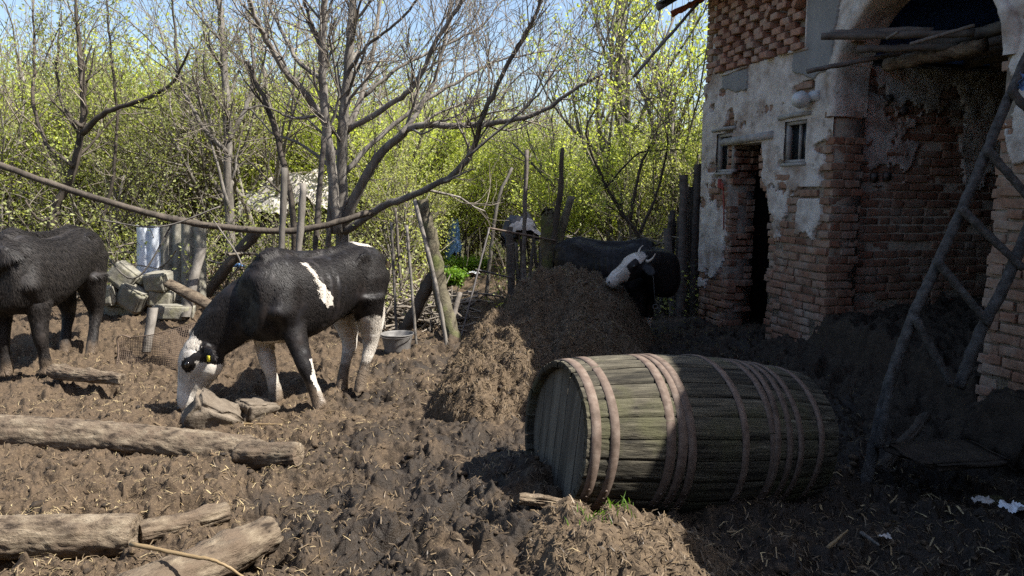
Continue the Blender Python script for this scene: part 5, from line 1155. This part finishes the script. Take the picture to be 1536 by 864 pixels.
limbs = [([bs] + PP([(515, 400), (512, 300), (514, 200), (520, 130), (525, 60), (530, -10), (534, -90)], B, .2), .105, .035),
    (PP([(506, 350), (498, 260), (490, 190), (485, 120), (483, 60), (487, 0), (492, -70)], B - .1, -.5), .075, .03),
    (PP([(497, 200), (465, 150), (430, 110), (400, 60), (385, 30), (368, -20)], B - .1, -.9), .055, .022),
    (PP([(487, 120), (450, 95), (425, 50), (400, 0), (390, -40)], B - .2, .7), .035, .015),
    (PP([(485, 75), (470, 40), (455, 0), (448, -40)], B - .3, -.3), .03, .015),
    (PP([(516, 205), (540, 150), (555, 100), (565, 40), (575, -20)], B + .1, .6), .045, .018),
    (PP([(510, 345), (560, 245), (600, 205), (625, 190), (720, 186), (800, 172), (870, 130), (905, 110)], B, -1.2), .07, .012),
    (PP([(514, 350), (570, 312), (620, 292), (680, 262), (715, 212), (722, 180), (760, 100), (800, 30), (815, -20)], B, -1.6), .055, .016),
    (PP([(522, 195), (580, 160), (622, 128), (655, 60), (690, 5), (700, -30)], B + .1, -.7), .045, .016),
    (PP([(516, 260), (570, 205), (640, 150), (700, 115), (750, 90), (830, 75)], B + .1, .9), .04, .010),
    (PP([(600, 205), (632, 160), (655, 110), (670, 40), (680, -20)], B - .5, .4), .035, .014),
    (PP([(484, 172), (440, 178), (400, 160), (360, 165)], B - .2, -.4), .022, .008),
    (PP([(494, 250), (450, 215), (410, 200), (372, 160)], B + .1, .5), .025, .010),
    (PP([(545, 145), (600, 100), (650, 75), (720, 40), (760, -10)], B + .3, .6), .03, .010),
    (PP([(520, 110), (550, 70), (600, 30), (640, -20)], B + .1, -.4), .028, .012),
    (PP([(700, 235), (760, 185), (800, 150), (842, 90)], B - 1.2, -.2), .018, .007)]
limb_tree('bare_walnut_tree', 'big bare grey tree with many spreading limbs rising behind the grazing cow', bs, limbs, 101, sub=(2, (5, 5, 4), .85), dens=1.15)
# --- other individually traced trees
b2 = P(70, 380, 9.2); b2[2] = .1
limb_tree('bare_tree', 'dark crooked bare tree with a forked trunk behind the shaggy cow', b2, [([b2] + PP([(78, 330), (105, 270), (122, 200), (124, 140), (118, 60), (112, -10)], 9.2, .2), .075, .02),
    (PP([(124, 200), (160, 168), (225, 145), (262, 120), (285, 70)], 9.2, -.5), .045, .012), (PP([(110, 250), (70, 215), (50, 150), (52, 80), (50, 0)], 9.2, .3), .035, .012), (PP([(122, 190), (95, 160), (85, 100), (92, 20)], 9.2, .4), .03, .01),
    (PP([(150, 340), (170, 260), (175, 160), (165, 60), (160, 0)], 9.6, .3), .03, .012), (PP([(90, 320), (60, 330), (38, 300)], 9.1, -.2), .03, .012)], 102, mat='bark_dark', sub=(2, (4, 4, 3), .8), leafmat='leaf', per=.5, lsize=.045)
b3 = P(345, 400, 10.2); b3[2] = .1
limb_tree('bare_tree', 'tall straight bare tree with pale bark left of the big bare tree', b3, [([b3] + PP([(344, 330), (341, 200), (337, 100), (328, 0), (322, -60)], 10.2, .2), .085, .035),
    (PP([(342, 210), (365, 170), (380, 120), (376, 40), (372, -20)], 10.2, .4), .045, .015), (PP([(341, 230), (305, 190), (270, 120), (262, 40), (255, -20)], 10.2, -.3), .04, .012), (PP([(338, 110), (310, 60), (300, 0)], 10.3, .3), .035, .012), (PP([(345, 320), (322, 230), (300, 150), (292, 60)], 10, .4), .03, .01)], 103, sub=(2, (4, 4, 3), .85), leafmat='leaf', per=.4, lsize=.045)
b4 = P(438, 400, 8.3); b4[2] = .0
limb_tree('leaning_tree', 'slim dark trunk with a cut top leaning left in front of the big bare tree', b4, [([b4] + PP([(440, 330), (425, 245), (405, 170), (370, 92)], 8.3, .1), .045, .03)], 104, mat='bark_dark', dens=.3)
# fallen / arched trunk crossing behind the cows
plank_thing('fallen_trunk', P(-40, 232, 7.4), P(560, 318, 8.3), .032, 'long thin fallen trunk arching low across the yard behind the cows', 'trunk', M['bark_dark'], mid=[P(90, 280, 7.5), P(230, 322, 7.7), P(330, 340, 7.9), P(450, 345, 8.1)], n=10, steps=8, r1=.036)
plank_thing('dead_limb', foot(290, 470, 8.8), P(385, 345, 8.7), .06, 'dark mossy limb leaning up to the right behind the block pile', 'branch', M['bark_dark'], mid=[P(345, 395, 8.7)], n=9, r1=.07)
gq = 'stripped posts standing behind the grazing cow'
plank_thing('stripped_post', foot(412, 400, 7.6), P(427, 252, 7.8), .034, 'pale stripped post standing left behind the grazing cow\'s back', 'post', M['greywood'], gq)
plank_thing('stripped_post', foot(436, 400, 7.7), P(455, 275, 7.8), .036, 'pale flat-topped post standing right behind the grazing cow\'s shoulders', 'post', M['greywood'], gq)
plank_thing('stripped_post', foot(462, 400, 8.2), P(486, 205, 8.3), .03, 'dark slanting pole with a hook just left of the big bare tree', 'pole', M['darkwood'], gq)
plank_thing('stripped_post', foot(484, 400, 8.5), P(500, 225, 8.6), .03, 'dark pole leaning on the big bare tree trunk', 'pole', M['darkwood'], gq)
for k, (a, m_, b) in enumerate((((132, 345), (200, 418), (262, 330)), ((320, 330), (360, 390), (352, 410)), ((150, 330), (240, 340), (330, 310)))):
    plank_thing('dead_twig', P(a[0], a[1], 7.9), P(b[0], b[1], 7.8), .009, ['curving pale twig sagging in front of the corrugated sheets', 'hooked pale twig hanging under the arched trunk', 'straight pale twig under the arched trunk at the left'][k], 'twig', M['greywood'], mid=[P(m_[0], m_[1], 7.7)], n=5)
# --- right side trees against the sky
b5 = P(925, 400, 13); b5[2] = 0
rt5 = tree('leafy_tree', b5, 'tall fresh green tree left of the building, its top against the sky', 'tree', None, [((.1, .2, 1), 4.2, .09, 3, (7, 6, 4), .25, .14), ((-.3, 0, 1), 3.6, .07, 3, (7, 6, 4), .25, .14), ((.45, -.1, 1), 3.8, .07, 3, (7, 6, 4), .25, .14)], leafmat='leaf_light', per=2.2, lsize=.075, seed=5, spread=.06)
tree('leafy_tree', P(1040, 400, 12) * [1, 1, 0], 'fresh green tree half hidden behind the building\'s end', 'tree', None, [((-.1, .2, 1), 3.8, .08, 3, (7, 6, 4), .25, .14), ((-.4, 0, 1), 3.2, .06, 3, (6, 6, 4), .25, .14)], leafmat='leaf_light', per=1.8, lsize=.07, seed=6, spread=.06)
b7 = P(960, 420, 10.4); b7[2] = -.05
limb_tree('thorny_tree', 'dark crooked small tree with sparse leaves behind the shaded cow', b7, [([b7] + PP([(958, 360), (940, 330), (905, 270), (880, 200), (900, 150)], 10.4, -.3), .045, .012), (PP([(958, 350), (985, 290), (1000, 200), (960, 130)], 10.4, .3), .03, .01), (PP([(945, 335), (960, 250), (985, 200), (1010, 120)], 10.4, .2), .03, .01), (PP([(910, 280), (960, 230), (1030, 225)], 10.3, .2), .02, .008)], 107, mat='bark_dark', sub=(2, (4, 4, 3), .7), leafmat='leaf_light', per=.9, lsize=.05)
# utility pole
up_ = P(926, 400, 17); mb = MB(); mb.tube([[up_[0], 17, -.2], [up_[0] - .02, 17, 8.5]], [.13, .10], 14); tag(mb.build('utility_pole', M['greywood'], at=(up_[0], 17, 0)), 'grey utility pole standing among the trees left of the building', 'pole')
# --- leafy shrubs: four kinds, copied
st = lambda rn, n, h, r, dep, kids: [((rn.normal(0, .35), rn.normal(0, .35), 1), h * rn.uniform(.75, 1.1), r, dep, kids, .12, .16) for _ in range(n)]
gsr = 'leafy shrubs of the thicket behind the yard'; lsr = 'fresh green leafy shrub in the thicket behind the yard'
protos = [tree('leafy_shrub', gp(640, 13.5), lsr, 'shrub', gsr, st(np.random.default_rng(1), 5, 2.2, .035, 2, (9, 7)), leafmat='leaf_light', per=6, lsize=.065, seed=21, spread=.10),
          tree('leafy_shrub', gp(250, 12.5), lsr, 'shrub', gsr, st(np.random.default_rng(2), 6, 2.5, .04, 2, (9, 7)), leafmat='leaf', per=4.5, lsize=.06, seed=22, spread=.10),
          tree('leafy_shrub', gp(20, 11.5), lsr, 'shrub', gsr, st(np.random.default_rng(3), 5, 2.7, .04, 2, (9, 7)), leafmat='leaf', per=3.5, lsize=.055, seed=23, spread=.08)]
gbr = 'bare twiggy trees of the thicket behind the yard'; lbr = 'slender bare twiggy tree in the thicket behind the yard'
bare = [tree('thicket_tree', gp(180, 13), lbr, 'tree', gbr, st(np.random.default_rng(4), 4, 2.9, .05, 3, (5, 5, 4)), leafmat='leaf', per=.5, lsize=.05, seed=24),
        tree('thicket_tree', gp(760, 16), lbr, 'tree', gbr, st(np.random.default_rng(5), 4, 2.7, .05, 3, (5, 5, 4)), leafmat='leaf', per=.25, lsize=.05, seed=25)]
spots = [(-60, 10.5, 2, 1), (90, 12, 0, 1.1), (160, 10.6, 2, .7), (215, 14.5, 0, 1.35), (330, 12.5, 1, 1), (300, 15.5, 0, 1.4), (400, 13.8, 0, 1.1), (470, 14.5, 1, 1.1), (540, 13, 0, .95), (600, 11.2, 1, .7), (640, 16.5, 0, 1.15), (720, 16.2, 0, 1.0), (695, 14.5, 0, .8), (810, 14.5, 1, .95), (860, 13, 0, .85), (900, 15.5, 0, 1.0), (950, 12.2, 1, .8), (1000, 14, 0, 1.0), (1060, 11.5, 1, .9), (60, 16, 0, 1.5), (-160, 12, 1, 1.2), (1130, 14, 0, 1.2), (440, 17, 0, 1.3), (560, 18, 0, 1.25), (770, 19, 0, 1.2), (-300, 13, 0, 1.3), (-420, 11, 1, 1.1)]
for (px, Y, k, s) in spots: copy_tree(protos[k], gp(px, Y), rt.uniform(0, 6), s * rt.uniform(.9, 1.1))
for (px, Y, k, s) in [(-20, 12, 0, 1.1), (60, 14, 1, 1.2), (270, 13, 1, 1.1), (400, 12, 0, 1.1), (430, 16, 1, 1.5), (560, 15, 1, 1.4), (610, 13.5, 0, 1.1), (680, 17.5, 1, 1.4), (820, 16, 0, 1.1), (860, 18, 1, 1.2), (960, 16, 0, 1.2), (-120, 10, 1, 1.0), (-260, 11, 0, 1.1)]: copy_tree(bare[k], gp(px, Y), rt.uniform(0, 6), s)
# --- far woodland, undergrowth, brushwood: uncountable
def woodland():
    rn = np.random.default_rng(8); tw = []; ml = MB(); mtw = MB()
    for k in range(520):
        Y = rn.uniform(20, 42); X = rn.uniform(-1.05, 1.05) * Y; h = rn.uniform(2.4, 4.6) * (Y / 26) ** .8 * (1.15 if X < 0 else .95); c = np.array([X, Y, h * .55])
        n = 60; q = rn.normal(0, 1, (n, 3)); q /= np.linalg.norm(q, axis=1)[:, None]; q = c + q * np.array([1.2, 1.2, h * .5]) * rn.uniform(.4, 1, (n, 1)) ** .5; tw.append(q)
        mtw.tube(smoothpath([[X, Y, -.2], [X + rn.normal(0, .3), Y, h * .5], [X + rn.normal(0, .5), Y, h]], 3), np.linspace(.08, .02, 7), 5, False)
        for j in range(9): p = q[rn.integers(0, n)]; mtw.tube([p, p + rn.normal(0, .35, 3) + [0, 0, .5], p + rn.normal(0, .5, 3) + [0, 0, 1.0]], [.018, .012, .006], 3, False)
    leaves(ml, tw, 5.5, .17, rn, .22, .75); o = ml.build('woodland', M['leaf_far']); tag(o, 'far spring-green woodland closing the view behind the thicket', 'woodland', kind='stuff')
    tag(mtw.build('woodland_stems', M['twig']), 'bare stems and twigs of the far woodland', 'woodland', kind='stuff')
woodland()
def undergrowth():
    rn = np.random.default_rng(9); ml = MB(); mt = MB(); tw = []
    for k in range(2600):
        Y = 8.9 + rn.random() ** 1.4 * 9; X = rn.uniform(-1.0, .36) * Y; px = 768 + F * X / Y
        if 640 < px < 745 and Y < 15: continue
        if X > -.4 and Y < 9.3: continue
        if px > 760 and rn.random() < .4: continue
        z = float(gz(X, Y)) * (Y < 15); h = rn.uniform(.3, 1.1) * (1.2 if px < 600 else .8); d = rn.normal(0, .45, 3); d[2] = 1
        p0 = np.array([X, Y, z - .05]); p = smoothpath([p0, p0 + d * h * .5 + rn.normal(0, .05, 3), p0 + d * h + rn.normal(0, .15, 3)], 3); mt.tube(p, np.linspace(.009, .003, len(p)), 3, False, a=rn.random()); tw.append(p[2:])
    leaves(ml, tw, 4.2, .05, rn, .08); tag(ml.build('undergrowth', M['leaf']), 'low green undergrowth and brambles at the foot of the thicket', 'undergrowth', kind='stuff')
    # brushwood: tangled dead sticks
    for k in range(900):
        a = rn.random()
        if a < .45: px, Y = rn.uniform(835, 1010), rn.uniform(9.8, 12); z0, z1 = -.1, 1.0
        elif a < .75: px, Y = rn.uniform(560, 680), rn.uniform(8.4, 10.5); z0, z1 = 0, .35
        else: px, Y = rn.uniform(-80, 520), rn.uniform(8.6, 10.5); z0, z1 = .2, .9
        c = P(px, 400, Y); c[2] = rn.uniform(z0, z1) * rn.random() ** .5 + .0; d = rn.normal(0, 1, 3); d[2] *= .35; d = unit(d) * rn.uniform(.25, .9); m_ = c + rn.normal(0, .06, 3)
        mt.tube(smoothpath([c - d / 2 * 1.3, m_, c + d / 2 * 1.3], 2), rn.uniform(.005, .018), 4, False, a=rn.random())
    tag(mt.build('brushwood', M['twig']), 'tangle of dead sticks and brambles along the edge of the yard', 'brushwood', kind='stuff')
undergrowth()
def plant(name, px, Y, label, n, h, w, seed, mat='leaf_grass', kindn='plant'):
    rn = np.random.default_rng(seed); c = P(px, 400, Y); c[2] = float(gz(c[0], c[1])); mb = MB(); tw = []; ms = MB()
    for k in range(n):
        a = rn.random() * 6.28; d = np.array([math.cos(a) * rn.uniform(0, w), math.sin(a) * rn.uniform(0, w), 0]); p = smoothpath([c + d * .3, c + d * .7 + [0, 0, h * .5], c + d + [0, 0, h * rn.uniform(.5, 1)]], 3); tw.append(p[1:]); ms.tube(p, .004, 3, False)
    root = empty(name, c); tag(root, label, kindn); leaves(mb, tw, 7, .05, rn, .03, .6); mb.build('leaves', M[mat], root); ms.build('stems', M['leaf'], root); return root
plant('green_plant', 680, 11.6, 'bright green leafy plant growing on the path', 60, .26, .26, 1)
plant('green_plant', 655, 14.5, 'yellow-green bush at the far end of the path', 90, .9, .5, 2, 'leaf_light')
plant('green_plant', 700, 13.2, 'low green weeds beside the white litter on the path', 60, .25, .5, 3)
def tuft(px, py, label, seed, n=34, h=.045):
    rn = np.random.default_rng(seed); mb = MB(); c = G(px, py, .15)
    for k in range(n):
        q = rn.normal(0, .03, 2); x, y = c[0] + q[0] * 1.4, c[1] + q[1]; z = float(max(ground_z(np.array([x]), np.array([y]))[0], mound_z(np.array([x]), np.array([y]))[0] if mound_h(np.array([x]), np.array([y]))[0] > .02 else -9)); hh = h * rn.uniform(.5, 1.2); d = rn.normal(0, .5, 2) * hh; s_ = .0022
        V = [[x - s_, y, z - .005], [x + s_, y, z - .005], [x + d[0] * .4 + s_, y + d[1] * .4, z + hh * .6], [x + d[0] * .4 - s_, y + d[1] * .4, z + hh * .6], [x + d[0], y + d[1], z + hh]]
        mb.add(V, [[0, 1, 2, 3]], [[3, 2, 4]], rn.random())
    return tag(mb.build('grass_tuft', M['leaf_grass'], at=tuple(c)), label, 'grass')
tuft(920, 788, 'small green grass tuft on top of the foreground mound', 3)
tuft(893, 806, 'thin grass tuft on the left slope of the foreground mound', 4, 26, .035)
# ================================================================== CAMERA, LIGHT, SKY
cam = bpy.data.cameras.new('camera'); co_ = bpy.data.objects.new('camera', cam); COL.objects.link(co_); cam.sensor_width = 36; cam.lens = 36 * F / 1536
co_.location = (0, 0, CAM_H); co_.rotation_euler = (PI / 2 - PITCH, 0, 0); cam.clip_end = 2000; cam.clip_start = .05; scene.camera = co_
EL = math.radians(52.5); sv = Vector((.975 * math.cos(EL), -.22 * math.cos(EL), math.sin(EL))).normalized()
sl_ = bpy.data.lights.new('sun', 'SUN'); sl_.energy = SUN_E; sl_.angle = math.radians(.53); sl_.color = (1, .955, .88)
so = bpy.data.objects.new('sun', sl_); COL.objects.link(so); so.rotation_euler = sv.to_track_quat('Z', 'Y').to_euler(); so.location = (6, -4, 10)
w = bpy.data.worlds.new('World'); scene.world = w; w.use_nodes = True; nt = w.node_tree; bg = nt.nodes['Background']
sk = nt.nodes.new('ShaderNodeTexSky'); sk.sky_type = 'NISHITA'; sk.sun_disc = False; sk.sun_elevation = EL; sk.sun_rotation = math.atan2(sv.x, sv.y); sk.air_density = 1.0; sk.dust_density = 1.6; sk.ozone_density = 1.0
nt.links.new(sk.outputs[0], bg.inputs[0]); bg.inputs[1].default_value = SKY_E
scene.view_settings.view_transform = 'Standard'; scene.view_settings.look = 'None'; scene.view_settings.exposure = EXPO; scene.view_settings.gamma = 1
c = scene.cycles; c.use_denoising = DEN; c.max_bounces = 6; c.diffuse_bounces = 3; c.glossy_bounces = 2; c.transmission_bounces = 3; c.transparent_max_bounces = 8; c.caustics_reflective = False; c.caustics_refractive = False
c.sample_clamp_indirect = 4
if '_local' in bld: del bld['_local']
